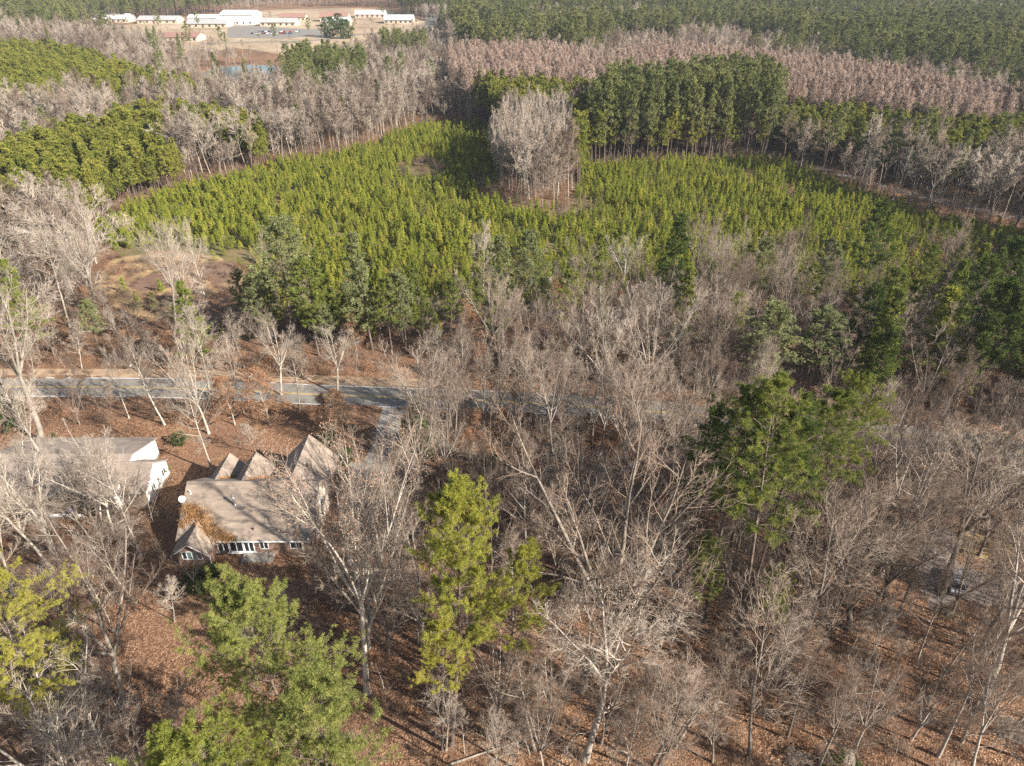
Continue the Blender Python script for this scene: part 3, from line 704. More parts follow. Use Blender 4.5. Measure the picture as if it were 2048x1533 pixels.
gable(h2, (b0.x+b1.x)/2, b0.y, b1.x-b0.x, W3, 5.3, 3.0, .4, 'x', M['roof_grey'], 'wing_roof')
g = MB(); gable_walls(g, (b0.x+b1.x)/2, b0.y, b1.x-b0.x, W3-.01, 5.3, 3.0, 'x'); g.build('wing_wall', M['drab'], h2)
for q in (.2, .45, .7): win(h2, (b0.x+(b1.x-b0.x)*q, b0.y-W3/2, 1.8), 1.6, 1.3, '-y')
win(h2, (b1.x+.056, b0.y-1.5, 1.9), 1.2, 1.2, '+x'); win(h2, (b1.x+.056, b0.y+2, 1.9), 1.2, 1.2, '+x')
pt = empty('retaining_wall', bp(115, 1038)); tag(pt, 'low pale retaining wall behind the neighbour house', 'wall')
xa, xb = l2(50, 1038, 0).x, l2(165, 1038, 0).x
g = MB(); g.box(-(xb-xa)/2, (xb-xa)/2, -.25, .25, 0, .55); g.build('wall_face', M['concrete'], pt)
g = MB(); g.box(-(xb-xa)/2-.06, (xb-xa)/2+.06, -.31, .31, .552, .63); g.build('coping', M['white'], pt)
M['blue'] = simple('blue_plastic', (.03, .10, .45), .5, .1)
bn = empty('blue_bin', bp(148, 1032)); tag(bn, 'blue lidded bin beside the neighbour house retaining wall', 'bin')
g = MB(); g.prism([(-.3, -.3, 0), (.3, -.3, 0), (.3, .3, 0), (-.3, .3, 0)], (0, 0, 1.0)); g.build('bin_body', M['blue'], bn, bevel=.03)
g = MB(); g.box(-.34, .34, -.34, .36, 1.005, 1.09); g.build('lid', M['blue'], bn, bevel=.02)
# --- mailbox / utility pole / roadside sign
pl = empty('utility_pole', bp(505, 772)); tag(pl, 'grey utility pole with a white box beside the road', 'pole')
M['pole'] = simple('weathered_pole', (.22, .18, .15), .9, .2, 3)
hp = 2.6
g = MB(); g.cyl((0, 0, 0), (0, 0, hp), .09, .07, 10); g.build('post', M['pole'], pl)
g = MB(); g.box(-.32, .32, -.08, .08, hp-.9, hp-.05); g.build('sign_panel', M['white'], pl, bevel=.01)
mbx = empty('mailbox', bp(264, 742)); tag(mbx, 'white mailbox on a post by the far verge of the road', 'mailbox')
g = MB(); g.cyl((0, 0, 0), (0, 0, 1.05), .05, n=8); g.build('post', M['pole'], mbx)
g = MB(); g.prism([(-.14, -.28, 1.06), (.14, -.28, 1.06), (.14, -.28, 1.22), (.08, -.28, 1.32), (-.08, -.28, 1.32), (-.14, -.28, 1.22)], (0, .56, 0)); g.build('box', M['white'], mbx)

# --- school campus far away
M['metal_roof'] = simple('white_metal_roof', (.62, .62, .60), .45, .08, .3)
M['grey_roof'] = simple('grey_metal_roof', (.38, .37, .35), .45, .1, .3)
M['rust_roof'] = simple('red_brown_roof', (.27, .15, .115), .7, .15, .5)
M['blue_roof'] = simple('pale_blue_roof', (.40, .44, .45), .5, .1, .5)
M['school_wall'] = simple('cream_wall', (.48, .40, .31), .8, .15, .3)
CB = []
def campus_building(px, py, w, d, hw_, hr, roofm, label, wallm='school_wall', nwin=6, rz=0):
    p = bp(px, py); o = empty('school_building', p, rz); tag(o, label, 'building', 'campus buildings')
    g = MB(); gable_walls(g, 0, d/2, w, d, hw_+hr, hw_, 'x', .3); g.build('wall', M[wallm], o)
    gable(o, 0, d/2, w, d, hw_+hr, hw_, .8, 'x', M[roofm], th=.3)
    for i in range(nwin):
        x = -w/2+w*(i+.5)/nwin; g = MB(); g.box(x-.9, x+.9, -.12, -.01, 1., min(hw_-.6, 2.8)); g.build('window', M['glass'], o)
    g = MB(); g.box(-w*.08-.8, -w*.08+.8, -.16, -.02, 0, 2.3); g.build('door', M['door'], o)
    CB.append((p.x, p.y+d/2, max(w, d)*.62))
campus_building(475, 50, 34, 30, 9.5, 3.2, 'metal_roof', 'large white gymnasium with broad gable roof, biggest campus building', 'white', 5)
campus_building(413, 56, 40, 24, 4, 3, 'grey_roof', 'low grey roofed classroom block left of the white gymnasium')
campus_building(405, 46, 30, 16, 5, 2.5, 'metal_roof', 'white roofed classroom block behind the low grey roofed one', 'white')
campus_building(315, 48, 42, 20, 4, 3, 'grey_roof', 'long pale grey roofed campus building with cream walls')
campus_building(222, 46, 34, 22, 4, 4, 'metal_roof', 'leftmost campus building, white roof among pines')
campus_building(360, 84, 30, 20, 4, 2.5, 'rust_roof', 'red and cream walled building half hidden by bare trees')
campus_building(556, 53, 36, 18, 4, 3, 'grey_roof', 'pale roofed classroom right of the car park entrance')
campus_building(585, 43, 28, 14, 4.5, 3, 'rust_roof', 'red brown roofed classroom behind the pale roofed one')
campus_building(672, 54, 26, 20, 4.5, 3.5, 'metal_roof', 'white roofed classroom between dark cedars')
campus_building(668, 44, 30, 16, 5, 4, 'rust_roof', 'red roofed hall behind the white roofed classroom')
campus_building(740, 36, 34, 16, 4, 3, 'metal_roof', 'pale roofed building at the right edge of the sports field')
campus_building(797, 48, 30, 20, 4, 4, 'blue_roof', 'pale blue roofed building, rightmost on campus')
M['car_glass'] = M['glass']
M['tyre'] = simple('tyre_rubber', (.02, .02, .02), .9)
def car_mesh(paint):
    """car parts along +x, 4.5 m long: returns list (name, mesh)"""
    out = []
    g = MB(); prof = [(-2.2, .35), (-2.25, .8), (-2.0, .98), (-1.1, 1.02), (1.2, .98), (2.1, .82), (2.25, .6), (2.2, .35)]
    g.prism([(x, -.88, z) for x, z in prof], (0, 1.76, 0)); ob = g.build('body', paint, None, bevel=.05); out.append(('body', ob.data)); bpy.data.objects.remove(ob)
    g = MB(); A = [(-1.75, -.76, .99), (.95, -.76, .99), (.95, .76, .99), (-1.75, .76, .99)]; B = [(-1.2, -.62, 1.44), (.2, -.62, 1.44), (.2, .62, 1.44), (-1.2, .62, 1.44)]
    va = [g.bm.verts.new(p) for p in A]; vb = [g.bm.verts.new(p) for p in B]
    g.bm.faces.new(va[::-1])
    for i in range(4): g.bm.faces.new((va[i], va[(i+1) % 4], vb[(i+1) % 4], vb[i]))
    g.bm.faces.new(vb).material_index = 1
    ob = g.build('cabin', [M['glass'], paint]); out.append(('cabin', ob.data)); bpy.data.objects.remove(ob)
    for x in (-1.4, 1.4):
        for y in (-.8, .8):
            g = MB(); g.cyl((x, y-.1, .33), (x, y+.1, .33), .33, n=14); ob = g.build('wheel', M['tyre']); out.append(('wheel', ob.data)); bpy.data.objects.remove(ob)
    return out
paints = {'white': (.75, .75, .74), 'silver': (.45, .46, .48), 'black': (.03, .03, .035), 'dark blue': (.03, .05, .13), 'red': (.35, .03, .03), 'grey': (.16, .17, .18)}
cars = {}
for k, c in paints.items():
    cars[k] = car_mesh(simple(k.replace(' ', '_')+'_car_paint', c, .25, .03, 2, spec=.6))
def place_car(col, p, rz, label, group=None, parts=True):
    o = empty('car', p, rz); tag(o, label, 'car', group)
    for nm, me in cars[col]:
        link(bpy.data.objects.new(nm, me), o)
place_car('silver', bp(1908, 1170), R(70), 'silver car parked on the gravel drive under bare branches')
place_car('white', bp(2014, 950), R(15), 'white car parked among the trees near the right edge')
rc = random.Random(3); ks = list(paints)
for row, (yy, x0_, x1_, nn) in enumerate([(68.5, 505, 585, 17), (64.5, 520, 600, 14), (75.5, 640, 665, 5)]):
    a = bp(x0_, yy); b_ = bp(x1_, yy)
    for i in range(nn):
        if rc.random() < .12: continue
        col = rc.choice(['white', 'silver', 'black', 'dark blue', 'grey', 'grey', 'red', 'white'])
        p = a.lerp(b_, i/(nn-1)); 
        rown = ('front row of the campus car park', 'back row of the campus car park', 'small lot right of the campus car park')[row]
        place_car(col, p, R(90)+rc.uniform(-.05, .05), f'{col} car in the {rown}', f'{col} cars in the {rown}')
# ------------------------------------------------------------------ trees: prototypes (unlinked meshes, shared by the copies)
def tmesh(T, m): return T.mesh('trunk', [m])
PRO = {}
def reg(key, T, K, bark_m, crown_ms, Ht):
    PRO[key] = (T.mesh('trunk', [bark_m]) if T else None, K.mesh('crown', crown_ms), Ht)
def reg_as(key, src, bark_m=None, crown_ms=None):
    """same shape, other materials"""
    t, k, h = PRO[src]
    if bark_m: t = t.copy(); t.materials[0] = bark_m
    if crown_ms:
        k = k.copy()
        for i, m in enumerate(crown_ms): k.materials[i] = m
    PRO[key] = (t, k, h)
tw = [M['twig'], M['bud_leaf']]
T, K = bare_tree(11, 25, .27, .38, 22, 58, 22, .34, 8, 5, 4, low_limbs=8); reg('bare_a', T, K, M['bark_grey'], tw, 25)
T, K = bare_tree(12, 25, .25, .44, 20, 50, 20, .30, 8, 5, 4, low_limbs=10); reg('bare_b', T, K, M['bark_grey'], tw, 25)
T, K = bare_tree(13, 24, .34, .36, 28, spread=.30, l2=7, l3=5, l4=4, fork=4, low_limbs=6, lean=.09); reg('bare_c', T, K, M['bark_grey'], tw, 24)
T, K = bare_tree(14, 24, .36, .28, 32, spread=.32, l2=7, l3=5, l4=4, fork=5, low_limbs=4, lean=.12); reg('bare_d', T, K, M['bark_grey'], tw, 24)
T, K = bare_tree(15, 22, .20, .44, 16, 48, 20, .27, 7, 5, 4, low_limbs=8, lean=.1); reg('bare_e', T, K, M['bark_grey'], tw, 22)
T, K = bare_tree(16, 24, .32, .34, 28, spread=.30, l2=7, l3=5, l4=4, fork=5, leaves=3500, lean=.06); reg('bare_f', T, K, M['bark_grey'], tw, 24)
T, K = bare_tree(17, 24, .26, .38, 22, 55, 20, .32, 8, 5, 4, leaves=2500, low_limbs=5); reg('bare_g', T, K, M['bark_grey'], tw, 24)
T, K = bare_tree(18, 26, .46, .34, 24, spread=.34, l2=7, l3=5, l4=5, fork=4, low_limbs=3, lean=.1, twig_r=.013, wander=.16); reg('white_big', T, K, M['bark_pale'], [M['twig_pale'], M['bud_leaf']], 26)
T, K = bare_tree(19, 22, .30, .10, 44, spread=.26, l2=7, l3=5, l4=4, fork=7, wander=.08); reg('bare_h', T, K, M['bark_grey'], tw, 22)
T, K = bare_tree(20, 23, .30, .22, 40, spread=.27, l2=7, l3=5, l4=4, fork=6, wander=.08, lean=.08); reg('bare_i', T, K, M['bark_grey'], tw, 23)
for k in 'abcdefghi': reg_as('pale_'+k, 'bare_'+k, M['bark_pale'], [M['twig_pale'], M['bud_leaf']])
T, K = bare_tree(21, 9, .09, .25, 18, 60, 25, .34, 6, 5, 4, twig_r=.0085, lean=.12); reg('small_a', T, K, M['bark_grey'], tw, 9)
T, K = bare_tree(22, 9, .08, .3, 14, 55, 20, .28, 6, 5, 4, twig_r=.0085, lean=.18); reg('small_b', T, K, M['bark_grey'], tw, 9)
T, K = bare_tree(23, 9, .11, .2, 18, spread=.3, l2=6, l3=5, l4=4, fork=4, twig_r=.0085, lean=.12); reg('small_c', T, K, M['bark_grey'], tw, 9)
T, K = bare_tree(24, 9, .10, .15, 20, 75, 25, .34, 6, 5, 4, twig_r=.0085, leaves=4500); reg('rust_a', T, K, M['bark_grey'], [M['twig'], M['rust_leaf']], 9)
T, K = bare_tree(25, 9, .09, .2, 18, 70, 30, .30, 6, 5, 4, twig_r=.0085, leaves=2600, lean=.1); reg('rust_b', T, K, M['bark_grey'], [M['twig'], M['rust_leaf']], 9)
for k in 'ab': reg_as('spale_'+k, 'small_'+k, M['bark_pale'], [M['twig_pale'], M['bud_leaf']])
# coarser meshes for trees beyond about 150 m
fk = dict(l2=6, l3=6, l4=4, twig_r=.026, wander=.13)
for i, (s, kw) in enumerate([(31, dict(limbs=15, a_lo=55, a_hi=18, spread=.30, start=.35)), (32, dict(limbs=13, a_lo=48, a_hi=15, spread=.26, start=.42)), (33, dict(limbs=18, spread=.28, fork=4, start=.3))]):
    k2 = dict(fk); k2.update(kw); st = k2.pop('start', .42)
    T, K = bare_tree(s, 24, .19, st, **k2); reg('fbare_%d' % i, T, K, M['bark_pale'], [M['twig_pale'], M['bud_leaf']], 24); reg_as('fgrey_%d' % i, 'fbare_%d' % i, M['bark_grey'], [M['twig'], M['bud_leaf']])
T, K = bare_tree(36, 24, .2, .5, 15, 42, 12, .2, 6, 6, 4, twig_r=.027); reg('fred_0', T, K, M['bark_grey'], [M['twig_red'], M['bud_leaf']], 24)
T, K = bare_tree(37, 24, .18, .46, 15, 38, 12, .19, 6, 6, 4, twig_r=.027); reg('fred_1', T, K, M['bark_grey'], [M['twig_red'], M['bud_leaf']], 24)
# pines
bpn = M['bark_pine']
for i, (s, kw) in enumerate([(91, dict(start=.42, R0=5.0, shape='round')), (92, dict(start=.5, R0=5.2, shape='flat')), (93, dict(start=.22, R0=5.0, shape='cone')), (94, dict(start=.36, R0=4.2, shape='round'))]):
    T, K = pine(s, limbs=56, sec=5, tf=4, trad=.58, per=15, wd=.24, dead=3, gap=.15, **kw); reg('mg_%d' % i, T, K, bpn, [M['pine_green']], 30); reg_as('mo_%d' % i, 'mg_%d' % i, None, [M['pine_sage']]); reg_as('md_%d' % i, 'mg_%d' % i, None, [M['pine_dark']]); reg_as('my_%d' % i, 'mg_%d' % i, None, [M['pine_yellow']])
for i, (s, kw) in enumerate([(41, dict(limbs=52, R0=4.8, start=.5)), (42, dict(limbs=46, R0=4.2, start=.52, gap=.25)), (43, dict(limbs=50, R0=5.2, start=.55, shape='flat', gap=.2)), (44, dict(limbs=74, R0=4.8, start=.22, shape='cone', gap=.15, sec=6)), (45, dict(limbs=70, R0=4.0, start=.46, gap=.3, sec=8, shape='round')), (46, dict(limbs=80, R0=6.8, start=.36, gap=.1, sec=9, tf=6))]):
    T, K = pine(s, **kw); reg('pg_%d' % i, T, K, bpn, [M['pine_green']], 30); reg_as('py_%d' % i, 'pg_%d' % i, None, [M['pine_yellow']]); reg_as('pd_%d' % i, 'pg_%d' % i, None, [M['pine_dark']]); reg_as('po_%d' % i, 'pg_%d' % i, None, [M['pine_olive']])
for i, (s, kw) in enumerate([(51, dict(start=.5, R0=4.4, shape='round')), (52, dict(start=.42, R0=3.8, shape='cone')), (53, dict(start=.58, R0=4.6, shape='flat'))]):
    T, K = pine(s, limbs=30, sec=3, tf=3, trad=.85, per=11, wd=.3, dead=0, **kw); reg('pf_%d' % i, T, K, bpn, [M['pine_far']], 30)
for i, (s, kw) in enumerate([(55, dict(start=.45, R0=2.1, shape='cone')), (56, dict(start=.4, R0=2.3, shape='round')), (57, dict(start=.5, R0=1.9, shape='cone'))]):
    T, K = pine(s, Ht=15, r0=.15, limbs=26, sec=3, tf=3, trad=.62, per=10, wd=.3, dead=0, gap=.05, **kw); reg('pm_%d' % i, T, K, bpn, [M['pine_mid']], 15)
YP = [young_pine(60+i, *a).mesh('young_pine', [M['pine_young'], bpn]) for i, a in enumerate([(4.4, 1.05), (3.8, 1.15), (4.9, 1.0), (3.2, .95)])]
SH = [shrub(70+i, *a).mesh('shrub', [M['brush'], M['rust_leaf']]) for i, a in enumerate([(2.2, 1.6, 16, 18), (1.6, 1.6, 18, 16), (2.8, 1.3, 12, 22), (1.8, 1.7, 14, 18, 260)])]
EG = [evergreen(80, 3, 1.5, cone=False).mesh('foliage', [M['holly'], M['bark_grey']]), evergreen(81, 3, 1.2, cone=True).mesh('foliage', [M['holly'], M['bark_grey']]), evergreen(82, 3, 1.5, n=300, cone=False).mesh('foliage', [M['pine_dark'], M['bark_grey']])]

rng = np.random.default_rng(5)
PL = []     # placements: kind, proto key, x, y, height, sxy, rot, label, leaf bias
def put(kind, key, x, y, h, sx=1., rot=None, label=None, group=None, leanx=0., leany=0.):
    PL.append([kind, key, float(x), float(y), float(h), float(sx), float(rng.uniform(0, 6.28) if rot is None else rot), label, group, leanx, leany])
def hero(kind, key, base, top, label, sx=1., rot=None, lean=(0, 0)):
    b = bp(*base); put(kind, key, b.x, b.y, height_for(base, top), sx, rot, label, None, *lean)
HP = 'pine_tree'; HB = 'bare_tree'; HU = 'understory_tree'
hero(HP, 'py_4', (903, 1490), 958, 'tall bright yellow-green pine, left of the pair in the middle foreground', .85, lean=(.105, 0))
hero(HP, 'py_1', (985, 1480), 1085, 'yellow-green pine leaning right beside the brightest pine in the foreground', .8, lean=(.11, 0))
hero(HP, 'py_1', (884, 1500), 1235, 'small yellow-green pine at the foot of the brightest foreground pine', .95, lean=(.05, 0))
hero(HP, 'po_5', (655, 1640), 1150, 'broad-crowned green pine in the foreground below the brick house', .84)
hero(HP, 'po_2', (720, 1840), 1385, 'olive pine crown cut by the bottom edge, left of centre', 1.05)
hero(HP, 'pg_0', (560, 1900), 1420, 'dark shaded pine crown at the bottom edge under the broad green pine', 1.0)
hero(HP, 'py_5', (165, 1490), 1105, 'bright yellow-green pine cut off by the left edge', .95)
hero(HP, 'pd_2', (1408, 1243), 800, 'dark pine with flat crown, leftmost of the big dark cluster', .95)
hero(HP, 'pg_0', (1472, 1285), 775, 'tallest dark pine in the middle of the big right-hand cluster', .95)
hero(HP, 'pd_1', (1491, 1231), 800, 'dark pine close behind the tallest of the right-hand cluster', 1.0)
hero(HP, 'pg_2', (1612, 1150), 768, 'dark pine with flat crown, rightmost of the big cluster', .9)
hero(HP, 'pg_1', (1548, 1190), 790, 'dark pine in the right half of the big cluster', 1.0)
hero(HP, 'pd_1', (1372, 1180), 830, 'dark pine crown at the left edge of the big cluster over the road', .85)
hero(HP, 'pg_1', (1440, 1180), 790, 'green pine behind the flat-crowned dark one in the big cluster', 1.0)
hero(HP, 'pg_4', (1390, 1290), 1075, 'small green pine in front of the big dark cluster', .9)
hero(HP, 'pg_4', (1520, 1330), 1140, 'small pine right of the dark cluster trunks', .9)
hero(HP, 'mo_0', (1515, 812), 610, 'round crowned olive pine beyond the road, above the dark cluster', 1.6)
hero(HP, 'mo_1', (1590, 815), 640, 'olive pine right of the round crowned one beyond the road', 1.6)
hero(HP, 'mo_3', (1640, 795), 670, 'lower olive pine at the right of the roadside pine group', 1.6)
hero(HP, 'mg_1', (1455, 740), 590, 'green pine standing left behind the roadside pine group', 1.1)
hero(HP, 'my_2', (1850, 800), 580, 'yellow-green pine near the right edge beyond the road', 1.6)
hero(HP, 'my_0', (1790, 680), 540, 'yellow topped pine left of the one near the right edge', 1.1)
hero(HP, 'mg_3', (1905, 830), 690, 'low olive pine near the right edge below the yellow-green one', 1.1)
hero(HP, 'md_3', (2010, 810), 620, 'dark pine cut by the right edge', 1.2)
hero(HP, 'mo_0', (1500, 640), 478, 'pine at the near edge of the young field, right of centre', 1.1)
hero(HP, 'md_2', (1328, 640), 428, 'dark spreading pine standing in the near edge of the young field', 1.3)
hero(HP, 'mo_0', (1062, 640), 468, 'rounded pale green pine at the near edge of the field, centre', 1.15)
hero(HP, 'mo_0', (592, 690), 442, 'big full pine at the near left edge of the young field', 1.35)
hero(HP, 'mg_2', (655, 690), 500, 'pine touching the right side of the big full field-edge pine', 1.1)
hero(HP, 'mg_2', (545, 680), 540, 'short pine left under the big full field-edge pine', 1.2)
hero(HP, 'mo_2', (745, 700), 466, 'narrow conical pine at the near edge of the young field', 1.2)
hero(HP, 'mg_0', (785, 710), 560, 'pine right of the narrow conical one at the field edge', 1.2)
hero(HP, 'mg_2', (850, 690), 525, 'pale green pine left of centre at the near field edge', 1.1)
hero(HP, 'mg_3', (700, 700), 590, 'low pine between the two big field-edge pines', 1.2)
hero(HP, 'mg_3', (905, 680), 560, 'thin pine at the field edge just left of centre', 1.0)
hero(HP, 'pg_4', (985, 1000), 905, 'small dark green pine in the woods below the road', 1.)
hero(HP, 'mg_3', (1600, 650), 525, 'olive pine at the near field edge, right part', 1.1)
hero(HP, 'mg_3', (1700, 650), 545, 'pine behind the roadside group near the field right corner', 1.1)
# leafless heroes
hero(HB, 'white_big', (190, 625), 402, 'big spreading white-barked tree at the left corner of the young field', 1.35, 1.0)
hero(HB, 'pale_c', (350, 668), 440, 'tall leaning pale tree in front of the straw clearing', .9)
hero(HB, 'pale_a', (395, 700), 462, 'tall pale tree right of the leaning one before the clearing', .9)
hero(HB, 'pale_b', (427, 655), 455, 'slender pale tree at the right side of the clearing', .9)
hero(HB, 'pale_b', (140, 655), 445, 'slim pale tree just left of the big white-barked one', 1.)
hero(HB, 'pale_e', (165, 640), 500, 'thin leaning pale tree beside the big white-barked one', 1.)
hero(HB, 'white_big', (85, 885), 545, 'tall thick-trunked pale tree at the left edge over the road', .95, 2.0)
hero(HB, 'pale_b', (40, 700), 400, 'pale tree at the far left beyond the road', 1.1)
hero(HB, 'bare_i', (250, 1410), 1065, 'spreading grey tree in the left foreground below the neighbour house', 1.15)
hero(HB, 'pale_f', (735, 1385), 890, 'large many-forked pale tree right of the brick house with dry leaves', .8, 4.2)
hero(HB, 'pale_i', (745, 1330), 985, 'second many-stemmed tree beside the large pale tree, right of the brick house', .9)
hero(HB, 'bare_d', (1160, 1375), 800, 'large spreading oak right of centre with dark forked trunk', 1.1, .4)
hero(HB, 'pale_c', (1168, 1520), 1165, 'pale tree with bright broken limb below the large spreading oak', 1.1, 1.5)
hero(HB, 'pale_a', (425, 942), 745, 'white slim tree beside the smallest front gable of the brick house', .9)
hero(HB, 'pale_d', (105, 1105), 880, 'stout pale tree in front of the neighbour house', 1.3, .5)
hero(HB, 'bare_d', (262, 1090), 915, 'dark-stemmed tree between the neighbour house and the brick house', 1.2, 2.5)
hero(HB, 'pale_c', (200, 1060), 900, 'pale tree directly in front of the neighbour house roof', 1.1)
hero(HB, 'pale_h', (170, 1660), 1370, 'bare tree filling the bottom left corner', 1.2)
hero(HB, 'bare_i', (330, 1700), 1420, 'low spreading bare tree at the bottom edge, left', 1.2)
hero(HB, 'bare_c', (825, 930), 690, 'tall grey tree where the driveway meets the road', 1.1)
hero(HB, 'pale_a', (420, 790), 620, 'pale tree on the far verge of the road, left of the utility pole', 1.2)
hero(HB, 'pale_d', (562, 790), 640, 'fine-branched tree over the utility pole by the road', 1.)
hero(HB, 'pale_a', (600, 820), 690, 'slim tree on the near road edge right of the utility pole', 1.)
hero(HB, 'pale_d', (675, 790), 655, 'round bare tree on the far verge right of centre-left', 1.2)
hero(HB, 'pale_e', (330, 850), 680, 'thin tree crossing the road on the left', 1.1)
hero(HB, 'pale_c', (110, 960), 760, 'pale tree near the left edge above the neighbour house roof', 1.)
hero(HB, 'pale_c', (290, 700), 640, 'low pale tree on the far side of the road, left', 1.)
hero(HB, 'pale_h', (1290, 790), 565, 'broad bare tree with rounded pinkish crown beyond the road', 1.15)
hero(HB, 'bare_i', (1400, 780), 575, 'broad bare tree right of the rounded pinkish one beyond the road', 1.1)
hero(HB, 'pale_i', (1190, 800), 600, 'many-stemmed bare tree beyond the road, right of centre', 1.1)
hero(HB, 'bare_h', (1080, 780), 600, 'bare tree beyond the road at the centre', 1.1)
hero(HB, 'bare_d', (970, 740), 540, 'pale grey tree at the near field edge, centre', 1.)
hero(HB, 'pale_b', (965, 600), 455, 'leafless tree standing up against the young pine field, centre', 1.2)
hero(HB, 'pale_c', (1230, 610), 470, 'leafless tree inside the near part of the young pine field', 1.1)
hero(HB, 'pale_c', (1430, 600), 470, 'leafless tree in the young field left of the dark spreading pine', 1.)
hero(HB, 'bare_d', (1700, 1260), 960, 'spreading dark-limbed tree in the right foreground', 1.2)
hero(HB, 'bare_d', (1880, 1190), 870, 'wide bare tree beside the silver car', 1.25)
hero(HB, 'bare_c', (1760, 1150), 850, 'bare tree left of the gravel drive', 1.1)
hero(HB, 'bare_c', (1570, 1345), 1000, 'straight dark trunk right of the dark pines', .9)
hero(HB, 'bare_d', (1960, 1420), 1050, 'tall bare tree near the bottom right corner', 1.1)
hero(HB, 'bare_e', (1500, 1520), 1180, 'slender leaning tree at the bottom, right of centre', 1.)
hero(HB, 'bare_e', (1300, 1540), 1330, 'pale low tree at the bottom edge right of centre', 1.3)
hero(HB, 'bare_h', (845, 1290), 990, 'bare tree with dry leaves between the brick house and the brightest pine', .9)
hero(HB, 'small_c', (640, 1200), 1070, 'leafy-tipped bare tree in front of the brick house sunroom right end', .9)
hero(HB, 'bare_i', (1750, 760), 590, 'wide bare tree between the roadside pines and the yellow pine', 1.3)
hero(HB, 'bare_e', (1070, 1500), 1290, 'small bare tree at the bottom centre with radiating twigs', 1.3)
NHERO = len(PL)
# evergreens and garden plants
def bush(idx, base, hgt, w, name, label, cat='shrub'):
    b = bp(*base); o = empty(name, b, rng.uniform(0, 6)); tag(o, label, cat)
    c = link(bpy.data.objects.new('foliage', EG[idx]), o); c.scale = (w/3., w/3., hgt/3.)
bush(0, (405, 1168), 1.9, 4.6, 'evergreen_shrub', 'dark rounded evergreen shrub behind the brick house rear wing')
bush(0, (360, 888), 2.0, 2.6, 'evergreen_shrub', 'small bright evergreen shrub left of the smallest front gable')
bush(0, (655, 890), 2.2, 3.2, 'evergreen_shrub', 'green shrub at the corner of the big front gable')
bush(0, (690, 925), 2.4, 3.0, 'evergreen_shrub', 'evergreen shrub between the big gable and the driveway')
bush(1, (15, 850), 9.5, 8.5, 'cedar_tree', 'dark cedar at the left edge beside the road', 'tree')
bush(1, (838, 905), 9, 9, 'cedar_tree', 'dark holly-like evergreen tree right of the driveway', 'tree')
bush(1, (1745, 1130), 7.5, 7, 'cedar_tree', 'dark evergreen in shade left of the gravel drive', 'tree')
bush(0, (1680, 1560), 3.2, 3.6, 'evergreen_shrub', 'glossy evergreen tip at the bottom edge, right of centre')
bush(0, (1985, 905), 3, 4, 'evergreen_shrub', 'evergreen shrub near the white car')
bush(0, (35, 1015), 3, 3.2, 'evergreen_shrub', 'green shrub left of the pale retaining wall')
bush(1, (120, 905), 3.5, 3, 'evergreen_shrub', 'small cedar behind the neighbour house roof')
bush(2, (130, 1330), 3.4, 5, 'evergreen_shrub', 'green thicket between the left pine and the grey spreading tree')
bush(2, (400, 1560), 4, 7, 'evergreen_shrub', 'green undergrowth bush at the bottom edge, left of the pines')
bush(2, (310, 960), 2.6, 4, 'evergreen_shrub', 'grey green bush beside the neighbour house white gable')
bush(0, (660, 75), 16, 16, 'cedar_tree', 'dark cedar in front of the white roofed classroom, left one', 'tree')
bush(0, (692, 78), 15, 15, 'cedar_tree', 'dark cedar in front of the white roofed classroom, right one', 'tree')
bush(0, (678, 60), 14, 12, 'cedar_tree', 'dark cedar standing between the two campus classroom cedars', 'tree')

# ------------------------------------------------------------------ zones, drawn where the canopy stands
Z_PL1 = [(-400, 60), (60, 92), (140, 100), (230, 125), (300, 150), (420, 176), (430, 194), (300, 190), (230, 200), (150, 195), (90, 210), (40, 222), (-400, 240)]
Z_PL2 = [(-400, 300), (60, 292), (110, 266), (200, 250), (235, 226), (330, 220), (440, 228), (520, 244), (528, 280), (440, 268), (370, 258), (310, 262), (345, 290), (352, 330), (290, 350), (210, 385), (150, 405), (60, 405), (-400, 400)]
Z_G1 = [(950, 168), (1040, 172), (1175, 184), (1178, 206), (1060, 215), (955, 205)]
Z_BP = [(1175, 205), (1205, 165), (1270, 160), (1400, 148), (1440, 132), (1540, 138), (1565, 160), (1555, 200), (1500, 225), (1400, 250), (1260, 235)]
Z_BPM = [(1145, 215), (1300, 235), (1500, 235), (1560, 215), (1500, 300), (1150, 305)]
Z_PR = [(1560, 205), (1700, 210), (1900, 225), (2400, 270), (2400, 380), (2060, 320), (1950, 318), (1800, 285), (1650, 272), (1560, 250)]
Z_EP = [(885, -300), (1500, -300), (2500, -300), (2500, 260), (2048, 190), (1990, 125), (1950, 128), (1800, 125), (1700, 115), (1600, 96), (1480, 76), (1370, 58), (1250, 50), (1170, 88), (960, 86), (905, 70)]
Z_EPX = [(1340, 40), (1480, 48), (1700, 85), (1690, 112), (1560, 95), (1380, 75)]
Z_EP2 = [(-500, -300), (890, -300), (890, 24), (720, 20), (500, 14), (380, 30), (200, 42), (120, 34), (-500, 42)]
Z_P3 = [(560, 108), (600, 90), (735, 100), (725, 132), (680, 150), (560, 150)]
Z_P4 = [(765, 78), (850, 76), (850, 90), (765, 92)]
Z_RB1 = [(905, 105), (960, 90), (1100, 92), (1200, 118), (1232, 150), (1180, 170), (1000, 162), (930, 165), (900, 140)]
Z_RB2 = [(1215, 115), (1300, 96), (1420, 102), (1560, 118), (1700, 130), (1900, 172), (2300, 235), (2300, 260), (1850, 215), (1700, 200), (1560, 190), (1500, 135), (1300, 165), (1265, 170)]
G_ISLE = [(985, 345), (1000, 380), (1040, 396), (1105, 390), (1140, 345), (1135, 322), (1080, 300), (1020, 305)]
